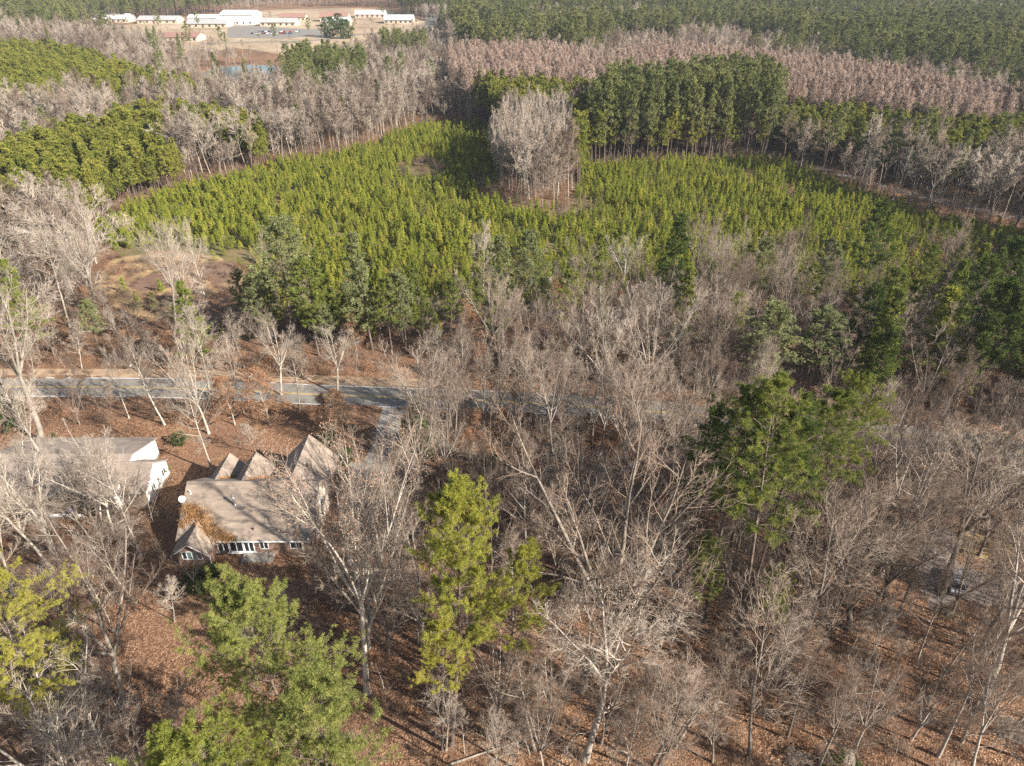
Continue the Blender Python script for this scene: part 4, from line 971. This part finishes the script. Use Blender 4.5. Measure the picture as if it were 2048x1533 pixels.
OPEN_HOUSE = [(330, 1125), (560, 1110), (560, 1180), (470, 1260), (420, 1400), (300, 1400), (290, 1260), (330, 1180)]
BLOCK = [(340, 1100), (700, 1100), (760, 1480), (840, 1700), (380, 1700), (280, 1500), (300, 1300)]
OPEN_FRONT = [(400, 800), (760, 830), (740, 930), (640, 880), (470, 905), (380, 960), (370, 900)]
CLEARB = [(200, 505), (330, 490), (500, 505), (520, 580), (500, 640), (400, 665), (250, 640), (190, 600)]
EXC_HOUSE = [(330, 1145), (340, 900), (420, 870), (700, 850), (800, 930), (800, 1010), (700, 1130), (560, 1130)]
def near_line(x, y, line):
    L = np.array([[p.x, p.y] for p in line]); d = np.full(x.shape, 1e9)
    a, b_ = L[:-1], L[1:]
    for i in range(len(a)):
        e = b_[i]-a[i]; t = np.clip(((x-a[i, 0])*e[0]+(y-a[i, 1])*e[1])/max(e@e, 1e-9), 0, 1)
        d = np.minimum(d, np.hypot(x-a[i, 0]-t*e[0], y-a[i, 1]-t*e[1]))
    return d
CSMALL = [(120, 56), (250, 46), (430, 30), (500, 22), (560, 16), (700, 14), (780, 16), (815, 34), (885, 48), (900, 66), (830, 96), (740, 118), (640, 138), (560, 134), (440, 122), (300, 98), (180, 84)]
def grid(y0, y1, sp_, mpx=380):
    ys = np.arange(y0, y1, sp_*.9); X, Y = [], []
    for y in ys:
        hw = (1024+mpx)/F*(y*cp+H*sp)+sp_
        x = np.arange(-hw, hw, sp_); X.append(x); Y.append(np.full(len(x), y))
    X = np.concatenate(X); Y = np.concatenate(Y)
    return X+rng.uniform(-.46, .46, len(X))*sp_, Y+rng.uniform(-.46, .46, len(Y))*sp_
def excluded(x, y, px, py, margin=0):
    bad = near_line(x, y, road_line) < np.where(px > 880, RW+.9, RW+3+margin)
    bad |= near_line(x, y, drive_line) < 3+margin
    bad |= inpoly(px, py, EXC_HOUSE) | inpoly(px, py, FIELD) | inpoly(px, py, CLEARB) | inpoly(px, py, CSMALL) | inpoly(px, py, POND)
    bad |= (np.abs(x-(h2.location.x)) < 16) & (np.abs(y-h2.location.y-1) < 12+margin)
    bad |= inpoly(px, py, [(1850, 1060), (1905, 1070), (1940, 1140), (2200, 1190), (2200, 1225), (1960, 1205), (1860, 1210)])
    return bad
def canopy(y0, y1, sp_):
    x, y = grid(y0, y1, sp_); px, py, zc = proj(x, y, 0)
    bad = excluded(x, y, px, py) ; island = inpoly(px, py, G_ISLE)
    bad &= ~island
    bad |= near_line(x, y, lane) < 4
    def can(z, poly):
        a, b_, _ = proj(x, y, z); return inpoly(a, b_, poly)
    u = rng.uniform(0, 1, len(x)); v = rng.uniform(0, 1, len(x)); q = rng.uniform(0, 1, len(x))
    zone = np.zeros(len(x), int)
    zone[can(17, Z_RB1) | can(17, Z_RB2)] = 5
    far = can(20, Z_EP) & ~can(20, Z_EPX); zone[far] = 4
    zone[can(20, Z_EP2)] = 4
    zone[can(11, Z_PL1) | can(11, Z_PL2) | can(11, Z_PR)] = 1
    zone[can(14, Z_G1)] = 2; zone[can(14, Z_BPM)] = 2
    zone[can(22, Z_BP)] = 3; zone[can(18, Z_P3) | can(14, Z_P4)] = 6
    zone[island] = 7
    pocket = np.sin(x*.021+2*np.sin(y*.013))+np.sin(y*.017+1.7*np.sin(x*.011)+1)+.5*np.sin(x*.06+y*.04)
    zone[(zone == 4) & (pocket > .6)] = 0
    for i in np.nonzero(~bad)[0]:
        X, Y, U, Vv, Q, D, PX, PY = x[i], y[i], u[i], v[i], q[i], zc[i], px[i], py[i]
        z = zone[i]
        if z == 0:
            if D > 165:
                if PX > 1480 and PY < 460 and Vv < .16: put(HP, 'pf_%d' % int(Q*3), X, Y, 17+10*U); continue
                if Vv < .05 and PX > 1480 or Vv < .02: put(HP, 'pf_%d' % int(Q*3), X, Y, 14+10*U); continue
                near_pond = PX > 250 and PX < 900 and PY < 220
                put(HB, ('fbare_%d' if Q*7 % 1 < (.5 if PX < 1000 else .35) else 'fgrey_%d') % int(Q*3), X, Y, (6+6*U) if (near_pond and 330 < PX < 640) else (10+7*U) if near_pond else 8+15*U, .95+.35*Vv)
            else:
                if inpoly([PX], [PY], BLOCK)[0]: continue
                if inpoly([PX], [PY], OPEN_FRONT)[0] and Vv < .75: continue
                up = near_side(X, Y)
                if up:      # beyond the road
                    if PX > 1680 and Vv < .40: put(HP, ['md_0', 'mg_1', 'mg_2'][int(Q*3)], X, Y, 15+9*U, 1.1); continue
                    if Vv < (.32 if PX > 480 and PX < 1250 and PY < 725 else .13 if PX > 1250 and PY < 740 else .05): put(HP, ['mg_3', 'mg_2', 'mo_0', 'mo_3'][int(Q*4)], X, Y, 10+10*U, 1.25); continue
                    if PX < 560 and Vv < .5: continue
                    if PX < 960 and PY > 690 and Vv < .55: continue
                    if Vv > .85: continue
                    key = ('pale_' if PX < 500 or Q < .25 else 'bare_')+'abchihi'[int(U*97 % 7)]
                    put(HB, key, X, Y, (6+6*Q) if PX < 960 and PY > 660 else 9+12*Q, .95)
                else:
                    if PX < 480 and Vv < .3: continue
                    if PX >= 480 and PX < 1000 and Vv < .35: continue
                    if PY > 1250 and Vv < (.12 if PX > 1250 else .35): continue
                    if PY > 1600: continue
                    key = ('pale_' if PX < 600 or Q < .25 else 'bare_')+'abcdihe'[int(U*97 % 7)]
                    hmax = 21 if PY < 1250 else 19 if PX > 1250 else 16
                    put(HB, key, X, Y, 11+(hmax-11)*Q, .9)
        elif z == 1:
            if U < .97: put('plantation_pine', 'pm_%d' % int(Q*3), X, Y, 10.5+6*Vv, 1.25)
        elif z == 2: put('plantation_pine', 'pm_%d' % int(Q*3), X, Y, 16+5*Vv, 1.1) if U < .9 else put(HB, 'fbare_%d' % int(Q*3), X, Y, 12+6*Vv)
        elif z == 3: put(HP, 'pf_%d' % int(Q*3), X, Y, 24+6*Vv, .95) if U < .8 else put(HB, 'fgrey_%d' % int(Q*3), X, Y, 14+6*Vv)
        elif z == 4: put(HP, 'pf_%d' % int(Q*3), X, Y, 14+17*Vv, .85+.75*((U*53.7) % 1)) if U < (.86 if PX > 880 else .9) else put(HB, 'fgrey_%d' % int(Q*3), X, Y, 16+6*Vv)
        elif z == 5: put('slender_bare_tree', 'fred_%d' % int(Q*2), X, Y, 20+2.5*Vv, 1.1)
        elif z == 6: put(HP, 'pf_%d' % int(Q*3), X, Y, 17+6*Vv, 1.05) if U < .75 else put(HB, 'fbare_%d' % int(Q*3), X, Y, 12+5*Vv)
        elif z == 7: put(HB, 'fbare_%d' % int(Q*3), X, Y, 14+8*Vv, .75)
    return
_rl = np.array([[p.x, p.y] for p in road_line])
def near_side(x, y): return y > np.interp(x, _rl[:, 0], _rl[:, 1])
canopy(28, 150, 6.0); canopy(150, 330, 4.6); canopy(330, 620, 5.6); canopy(620, 1000, 7.5); canopy(1000, 1500, 10)
for i in range(16):     # trees screening the road right of the driveway
    b_ = bp(900+40*i+rng.uniform(-15, 15), 832+3.2*i+rng.uniform(0, 45)); put(HB, ('bare_' if i % 3 else 'pale_')+'abhic'[i % 5], b_.x, b_.y, rng.uniform(12, 20), .9)
# trees standing about the campus
for i in range(90):
    px_, py_ = rng.uniform(150, 880), rng.uniform(26, 112)
    if not inpoly([px_], [py_], CSMALL)[0] or (450 < px_ < 660 and 54 < py_ < 82): continue
    if 500 < px_ < 740 and py_ < 40: continue
    b_ = bp(px_, py_)
    if any(math.hypot(b_.x-cx_, b_.y-cy2) < r_ for cx_, cy2, r_ in CB): continue
    if near_line(np.array([b_.x]), np.array([b_.y]), campus_line)[0] < 6: continue
    if i % 4 == 0: put(HP, 'pf_%d' % (i % 3), b_.x, b_.y, rng.uniform(10, 20), 1.1)
    else: put(HB, 'fgrey_%d' % (i % 3), b_.x, b_.y, rng.uniform(6, 13), 1.3)
# tighter rows: plantations and the island are planted closer than the wild woods
def extra(y0, y1, sp_, polys, z, fn, base=False):
    x, y = grid(y0, y1, sp_); px, py, zc = proj(x, y, 0); a, b_, _ = proj(x, y, z)
    ok = np.zeros(len(x), bool)
    for p in polys: ok |= inpoly(px if base else a, py if base else b_, p)
    if not base: ok &= ~excluded(x, y, px, py)
    for i in np.nonzero(ok)[0]: fn(x[i], y[i], rng.uniform(), rng.uniform())
extra(150, 700, 4.4, [Z_PL1, Z_PL2, Z_PR], 11, lambda X, Y, U, V: put('plantation_pine', 'pm_%d' % int(U*3), X, Y, 10.5+5.5*V, 1.2))
extra(200, 420, 5.2, [Z_BPM, Z_G1], 14, lambda X, Y, U, V: put('plantation_pine', 'pm_%d' % int(U*3), X, Y, 15+5*V, 1.0))
extra(200, 460, 6.0, [Z_BP], 22, lambda X, Y, U, V: put(HP, 'pf_%d' % int(U*3), X, Y, 22+7*V, .9))
extra(280, 800, 5.0, [Z_RB1, Z_RB2], 17, lambda X, Y, U, V: put('slender_bare_tree', 'fred_%d' % int(U*2), X, Y, 19.5+2.5*V, 1.1))
extra(200, 300, 3.5, [G_ISLE], 0, lambda X, Y, U, V: put(HB, 'fbare_%d' % int(U*3), X, Y, 16+8*V, .6), True)
# lone pines standing over the reddish woods on the right
for (px_, py_, t_) in [(1665, 215, 140), (1720, 225, 138), (1745, 222, 142), (1780, 215, 135), (1860, 215, 150), (1900, 200, 122), (1955, 225, 155), (1995, 235, 150), (2030, 240, 150), (1350, 190, 120), (1620, 205, 140), (1830, 330, 228), (1930, 350, 255), (1990, 360, 285), (2035, 360, 270), (1560, 318, 215), (1800, 330, 235)]:
    b_ = bp(px_, py_); put(HP, 'pf_%d' % (px_ % 3), b_.x, b_.y, min(30, height_for((px_, py_), t_)), 1.1)
# young pines
x, y = grid(100, 330, 1.65, 60); px, py, zc = proj(x, y, 0); ok = inpoly(px, py, FIELD)
SCR = [[(795, 330), (850, 322), (905, 340), (890, 362), (830, 365), (790, 350)], [(930, 352), (985, 350), (1000, 390), (1070, 425), (1040, 440), (960, 400)], [(1075, 425), (1130, 405), (1210, 400), (1200, 430), (1100, 455)], [(1480, 345), (1510, 345), (1520, 375), (1500, 380)], [(1820, 470), (1960, 480), (2060, 520), (2060, 600), (1900, 590), (1800, 530)], [(1570, 370), (1590, 380), (1585, 420), (1570, 410)]]
dens = np.ones(len(x))
for p in SCR: dens[inpoly(px, py, p)] = .12 if p is not SCR[4] else .4
dens *= np.where(inpoly(px, py, CLEARB), .05, 1.)
wob = np.sin(x*.11+1.3*np.sin(y*.07))*np.sin(y*.13+x*.03)
ok &= (rng.uniform(0, 1, len(x)) < dens*(.86+.16*wob)*(1-.75*(np.sin(x*.31+y*.17)*np.sin(y*.23-x*.12) > .72)))
for i in np.nonzero(ok)[0]:
    edge = 1.0 if py[i] < 500 else .9
    put('young_pine', int(rng.integers(4)), x[i], y[i], edge*rng.uniform(.5, 1.08)*(1+.16*wob[i]))
x, y = grid(95, 150, 6, 60); px, py, zc = proj(x, y, 0); ok = inpoly(px, py, [(215, 520), (520, 520), (600, 640), (900, 650), (900, 690), (420, 680), (250, 640)])
for i in np.nonzero(ok & (rng.uniform(0, 1, len(x)) < .5))[0]: put('young_pine', int(rng.integers(4)), x[i], y[i], rng.uniform(.7, 1.3))
# understory trees
x, y = grid(26, 165, 4.3); px, py, zc = proj(x, y, 0); bad = excluded(x, y, px, py, -1.2)
for i in np.nonzero(~bad)[0]:
    PX, PY = px[i], py[i]
    if inpoly([PX], [PY], OPEN_HOUSE)[0] and rng.uniform() < .9: continue
    if inpoly([PX], [PY], OPEN_FRONT)[0] and rng.uniform() < .7: continue
    if PX < 900 and rng.uniform() < (.45 if PX > 420 else .2): continue
    if rng.uniform() < (.28 if PY < 1000 else .12 if PX > 1250 else .4): continue
    r_ = rng.uniform()
    rust = .2 if (900 < PX < 1500 or 380 < PX < 700) and PY < 1100 else .08
    if r_ < rust: key = 'rust_a' if rng.uniform() < .5 else 'rust_b'
    else: key = ['small_a', 'small_b', 'small_c', 'spale_a', 'spale_b'][int(rng.integers(5))]
    put(HU, key, x[i], y[i], rng.uniform(3.5, 9) if PY < 1300 else rng.uniform(3, 7), 1.1)
for (b_, h_, k_, l_) in [((470, 850), 9, 'rust_a', 'rusty-leaved young tree in front of the brick house, left one'), ((540, 850), 10, 'rust_a', 'rusty-leaved young tree between the front gables and the road'), ((690, 875), 8.5, 'rust_a', 'dark rusty-leaved tree left of the driveway'), ((660, 860), 7, 'rust_b', 'smaller rusty-leaved tree near the driveway'), ((513, 905), 6, 'spale_a', 'small pale bare tree on the lawn behind the middle front gable'), ((1000, 880), 6, 'rust_b', 'rusty-leaved sapling below the road at the centre')]:
    b_ = bp(*b_); put(HU, k_, b_.x, b_.y, h_, 1.3, None, l_)

# ------------------------------------------------------------------ build: the 300 of each kind that show largest are objects, the rest one stand
def in_frame(p):
    k, key, x, y, h = p[:5]; hh = 4.5*h if k == 'young_pine' else h
    a, b_, z = proj(x, y, hh*.7); c, d, _ = proj(x, y, 0)
    return (-20 < a < 2068 and -20 < b_ < 1550), hh/max(float(z), 1)
LANDM = [((0, 0, 480, 740), 'beyond the road at far left'), ((480, 0, 900, 740), 'beyond the road at left'), ((900, 0, 1300, 740), 'beyond the road at centre'), ((1300, 0, 1700, 740), 'beyond the road at right'), ((1700, 0, 2100, 740), 'beyond the road at far right')]
def place_words(px, py):
    """where a tree stands, in words one can check on the photo"""
    across = ['at the left edge', 'at far left', 'left of centre', 'just left of centre', 'just right of centre', 'right of centre', 'at far right', 'at the right edge'][int(min(7, max(0, px/256)))]
    if py < 130: d = 'in the farthest woods'
    elif py < 240: d = 'in the distant woods'
    elif py < 330: d = 'in the woods behind the field'
    elif py < 470: d = 'beside the far half of the field'
    elif py < 610: d = 'beside the near half of the field'
    elif py < 700: d = 'between field and road'
    elif py < 800: d = 'close to the road'
    elif py < 900: d = 'just below the road'
    elif py < 1020: d = 'level with the house roofs'
    elif py < 1180: d = 'level with the rear wing'
    elif py < 1350: d = 'in the lower woods'
    else: d = 'near the bottom edge'
    return d+' '+across
def field_words(px, py):
    across = ['far left', 'left', 'centre-left', 'centre', 'centre-right', 'right', 'far right'][int(min(6, max(0, px/293)))]
    return 'along the near edge of the green field, '+across if py > 560 else 'in the near rows of the green field, '+across
NOUN = {HB: ('leafless grey tree', 'tree', 'leafless trees'), HP: ('pine', 'tree', 'pines'), 'plantation_pine': ('slim plantation pine', 'tree', 'plantation pines'), 'young_pine': ('bushy young pine', 'tree', 'young pines'), HU: ('small leafless tree', 'tree', 'small leafless trees'), 'slender_bare_tree': ('slender reddish leafless tree', 'tree', 'reddish leafless plantation trees')}
SIZEW = ['tallest', 'second tallest', 'third tallest']
by = {}
for i, p in enumerate(PL):
    vis, s = in_frame(p)
    by.setdefault(p[0], []).append((s+(10 if p[7] else 0) if vis or p[7] else -1, i))
def part_obj(name, me, parent):
    o = bpy.data.objects.new(name, me); C.objects.link(o); o.parent = parent; return o
REST = {}
for kind, lst in by.items():
    lst.sort(reverse=True); chosen = [i for s, i in lst[:298] if s > 0]; cs = set(chosen)
    REST[kind] = [i for _, i in lst if i not in cs]
    cells = {}
    for i in chosen:
        p = PL[i]
        if not p[7]:
            a, b_, _ = proj(p[2], p[3], 0); wd_ = field_words(a, b_) if kind == 'young_pine' else place_words(a, b_)
            cells.setdefault((wd_, 'rusty-leaved small tree' if p[1] in ('rust_a', 'rust_b') else ('pale' if str(p[1])[:2] in ('pa', 'sp', 'fb') else '')), []).append(i)
    for (wd_, sub), ids in cells.items():
        ids.sort(key=lambda j: -PL[j][4])
        noun, cat_, pl_ = NOUN[kind]
        if sub.startswith('rusty'): noun = sub
        elif sub == 'pale' and kind == HB: noun = 'leafless pale-barked tree'
        elif sub == 'pale' and kind == HU: noun = 'small leafless pale tree'
        for r_, j in enumerate(ids):
            if len(ids) == 1: lab = 'lone '+noun+' '+wd_
            elif r_ < 3: lab = SIZEW[r_]+' '+noun+' '+wd_
            elif r_ == len(ids)-1: lab = 'shortest '+noun+' '+wd_
            else: lab = 'middling '+noun+' '+wd_
            PL[j][7] = lab; PL[j][8] = noun+'s '+wd_
    for i in chosen:
        k, key, x, y, h, sx, rot, lab, grp, lx, ly = PL[i]
        noun, cat_, pl_ = NOUN[kind]
        if kind == 'young_pine':
            o = bpy.data.objects.new('young_pine', YP[key]); C.objects.link(o); o.location = (x, y, 0); o.rotation_euler = (0, 0, rot); o.scale = (h*sx, h*sx, h)
        else:
            tm, km, H0 = PRO[key]; s = h/H0
            o = empty(kind, (x, y, 0)); o.rotation_euler = (ly, lx, rot) if not (lx or ly) else (0, lx, 0); o.scale = (s*sx, s*sx, s)
            part_obj('trunk', tm, o); part_obj('crown', km, o)
        tag(o, lab, cat_, grp or pl_)
# stands of trees too many to count, as one object per kind
def gn_stand(name, pts, rot, scl, var, sources, label):
    """points carrying copies of the source meshes. sources[v] = list of meshes"""
    me = bpy.data.meshes.new(name); me.vertices.add(len(pts)); me.vertices.foreach_set('co', np.asarray(pts, np.float32).ravel())
    for nm, ty, arr in (('rot', 'FLOAT', rot), ('var', 'INT', var)):
        a = me.attributes.new(nm, ty, 'POINT'); a.data.foreach_set('value', np.asarray(arr, np.float32 if ty == 'FLOAT' else np.int32))
    a = me.attributes.new('scl', 'FLOAT_VECTOR', 'POINT'); a.data.foreach_set('vector', np.asarray(scl, np.float32).ravel())
    o = link(bpy.data.objects.new(name, me)); tag(o, label, 'trees' if 'brush' not in name else 'brush', None, 'stuff')
    ng = bpy.data.node_groups.new(name, 'GeometryNodeTree')
    ng.interface.new_socket('Geometry', in_out='INPUT', socket_type='NodeSocketGeometry'); ng.interface.new_socket('Geometry', in_out='OUTPUT', socket_type='NodeSocketGeometry')
    n, l = ng.nodes, ng.links; gi = n.new('NodeGroupInput'); go = n.new('NodeGroupOutput'); jn = n.new('GeometryNodeJoinGeometry')
    def attr(nm, ty):
        x = n.new('GeometryNodeInputNamedAttribute'); x.data_type = ty; x.inputs['Name'].default_value = nm; return x.outputs['Attribute']
    ra, sa, va = attr('rot', 'FLOAT'), attr('scl', 'FLOAT_VECTOR'), attr('var', 'INT')
    cx = n.new('ShaderNodeCombineXYZ'); l.new(ra, cx.inputs['Z'])
    for v, mes in enumerate(sources):
        if not (np.asarray(var) == v).any(): continue
        cmpn = n.new('FunctionNodeCompare'); cmpn.data_type = 'INT'; cmpn.operation = 'EQUAL'
        l.new(va, cmpn.inputs[2]); cmpn.inputs[3].default_value = v
        for m_ in mes:
            src = bpy.data.objects.new('source_'+m_.name, m_)
            oi = n.new('GeometryNodeObjectInfo'); oi.inputs['Object'].default_value = src; oi.inputs['As Instance'].default_value = True
            ip = n.new('GeometryNodeInstanceOnPoints'); l.new(gi.outputs[0], ip.inputs['Points']); l.new(cmpn.outputs[0], ip.inputs['Selection'])
            l.new(oi.outputs['Geometry'], ip.inputs['Instance']); l.new(cx.outputs[0], ip.inputs['Rotation']); l.new(sa, ip.inputs['Scale'])
            l.new(ip.outputs[0], jn.inputs[0])
    l.new(jn.outputs[0], go.inputs[0])
    md = o.modifiers.new('stand', 'NODES'); md.node_group = ng
    return o
STN = {HB: ('bare_woodland', 'mass of grey leafless woods spreading to the horizon'), HP: ('pine_forest', 'mass of dark green mature pines in the distance'), 'plantation_pine': ('pine_plantation', 'dense even plantation pines left and right of the field'), 'young_pine': ('young_pine_stand', 'dense bright green young pines filling the field'), HU: ('understory_thicket', 'small leafless trees filling the woods'), 'slender_bare_tree': ('reddish_woodland', 'even reddish leafless plantation behind the field')}
for kind, ids in REST.items():
    if not ids: continue
    if kind == 'young_pine':
        keys = [0, 1, 2, 3]; src = [[m_] for m_ in YP]
        pts = [(PL[i][2], PL[i][3], 0) for i in ids]; scl = [(PL[i][4],)*3 for i in ids]; var = [PL[i][1] for i in ids]
    else:
        keys = sorted({PL[i][1] for i in ids}); src = [[PRO[k][0], PRO[k][1]] for k in keys]; kx = {k: j for j, k in enumerate(keys)}
        pts = [(PL[i][2], PL[i][3], 0) for i in ids]; var = [kx[PL[i][1]] for i in ids]
        scl = []
        for i in ids: s = PL[i][4]/PRO[PL[i][1]][2]; scl.append((s*PL[i][5], s*PL[i][5], s))
    gn_stand(STN[kind][0], pts, [PL[i][6] for i in ids], scl, var, src, STN[kind][1])
    print('STAND', kind, len(ids))
# brush: twiggy undergrowth nobody could count
bx, by_ = grid(26, 170, 2.2); bpx, bpy_, _ = proj(bx, by_, 0)
ok = ~((near_line(bx, by_, road_line) < RW+1.2) | (near_line(bx, by_, drive_line) < 2.4) | inpoly(bpx, bpy_, EXC_HOUSE) | inpoly(bpx, bpy_, [(1835, 1040), (2200, 1040), (2200, 1240), (1840, 1235)]))
ok &= ~((np.abs(bx-h2.location.x) < 15) & (np.abs(by_-h2.location.y-1) < 11))
fld = inpoly(bpx, bpy_, FIELD); prob = np.full(len(bx), .62)
prob[fld] = .16; prob[inpoly(bpx, bpy_, CLEARB)] = .42; prob[inpoly(bpx, bpy_, OPEN_HOUSE)] = .08; prob[inpoly(bpx, bpy_, OPEN_FRONT)] = .2
prob[(bpy_ > 1100) & (bpx > 700)] = .36; prob[(bpy_ > 1200) & (bpx > 1450)] = .6
prob[near_line(bx, by_, road_line) < RW+5] = .25
for p in SCR: prob[inpoly(bpx, bpy_, p)] = .9
ok &= rng.uniform(0, 1, len(bx)) < prob
bx2, by2 = grid(170, 420, 4.2); p2, q2, _ = proj(bx2, by2, 0); ok2 = ~inpoly(p2, q2, FIELD) & ~inpoly(p2, q2, POND) & (near_line(bx2, by2, lane) > 3)
for p in SCR: ok2 |= inpoly(p2, q2, p)
X = np.concatenate([bx[ok], bx2[ok2]]); Y = np.concatenate([by_[ok], by2[ok2]]); n_ = len(X)
s_ = np.concatenate([rng.uniform(.45, 1.25, ok.sum()), rng.uniform(1., 1.9, ok2.sum())])
gn_stand('brush', np.stack([X, Y, np.zeros(n_)], 1), rng.uniform(0, 6.28, n_), np.stack([s_, s_, s_*rng.uniform(.7, 1.1, n_)], 1), rng.integers(0, 4, n_), [[m_] for m_ in SH], 'tangle of brown twiggy brush on the forest floor')
# fallen logs and branches
def log(p, length, rad, ang, label, group=None):
    g = np.random.default_rng(int(abs(p.x*13+p.y*7))); G = Geo()
    d = np.array([[math.cos(ang), math.sin(ang), .01]])
    L = grow(g, np.array([[0, 0, rad]]), d, np.array([length]), 7, .04, 0); L[:, :, 2] = rad*.9
    V, Fs = tubes(L, (rad*np.linspace(1, .35, 8))[None], 7); G.add(V, Fs)
    s, t_, tp, ix = pick(g, L, 7, .35, 1.); dd = side_dirs(g, t_, np.radians(g.uniform(30, 60, len(s)))); dd[:, 2] = np.abs(dd[:, 2])
    L2 = grow(g, s, dd, length*g.uniform(.08, .25, len(s)), 4, .2, 0)
    V, Fs = tubes(L2, np.full((len(s), 1), rad*.3)*np.linspace(1, .3, 5)[None], 4); G.add(V, Fs)
    o = link(bpy.data.objects.new('fallen_log', G.mesh('fallen_log', [M['bark_pale']]))); o.location = p; tag(o, label, 'log', group)
log(bp(165, 655), 11, .28, -.2, 'pale fallen trunk lying at the foot of the big white-barked tree')
log(bp(150, 668), 8, .2, .25, 'smaller fallen trunk below the pale fallen one')
log(bp(1350, 1500), 9, .14, .9, 'pale fallen log near the bottom edge, right of centre')
log(bp(1030, 1420), 6, .1, .9, 'thin fallen branch on the leaves at the bottom centre')
log(bp(900, 1530), 10, .12, .35, 'long fallen branch at the foot of the foreground pines')
log(bp(1250, 1120), 8, .13, -.6, 'fallen limb under the large spreading oak')
log(bp(1650, 1400), 7, .13, .2, 'fallen branch in the lower right woods')

# ------------------------------------------------------------------ haze
hz = MB(); hz.box(-1500, 1500, -60, 1650, -1, H+14); ho = hz.build('haze', []); tag(ho, 'thin pale winter haze over the woods', 'haze', None, 'stuff')
m = bpy.data.materials.new('haze'); m.use_nodes = True; n = m.node_tree.nodes; n.remove(n['Principled BSDF'])
pv = n.new('ShaderNodeVolumePrincipled'); pv.inputs['Color'].default_value = (.86, .92, 1, 1); pv.inputs['Density'].default_value = .00009; pv.inputs['Anisotropy'].default_value = .1
m.node_tree.links.new(pv.outputs[0], n['Material Output'].inputs['Volume']); ho.data.materials.append(m)
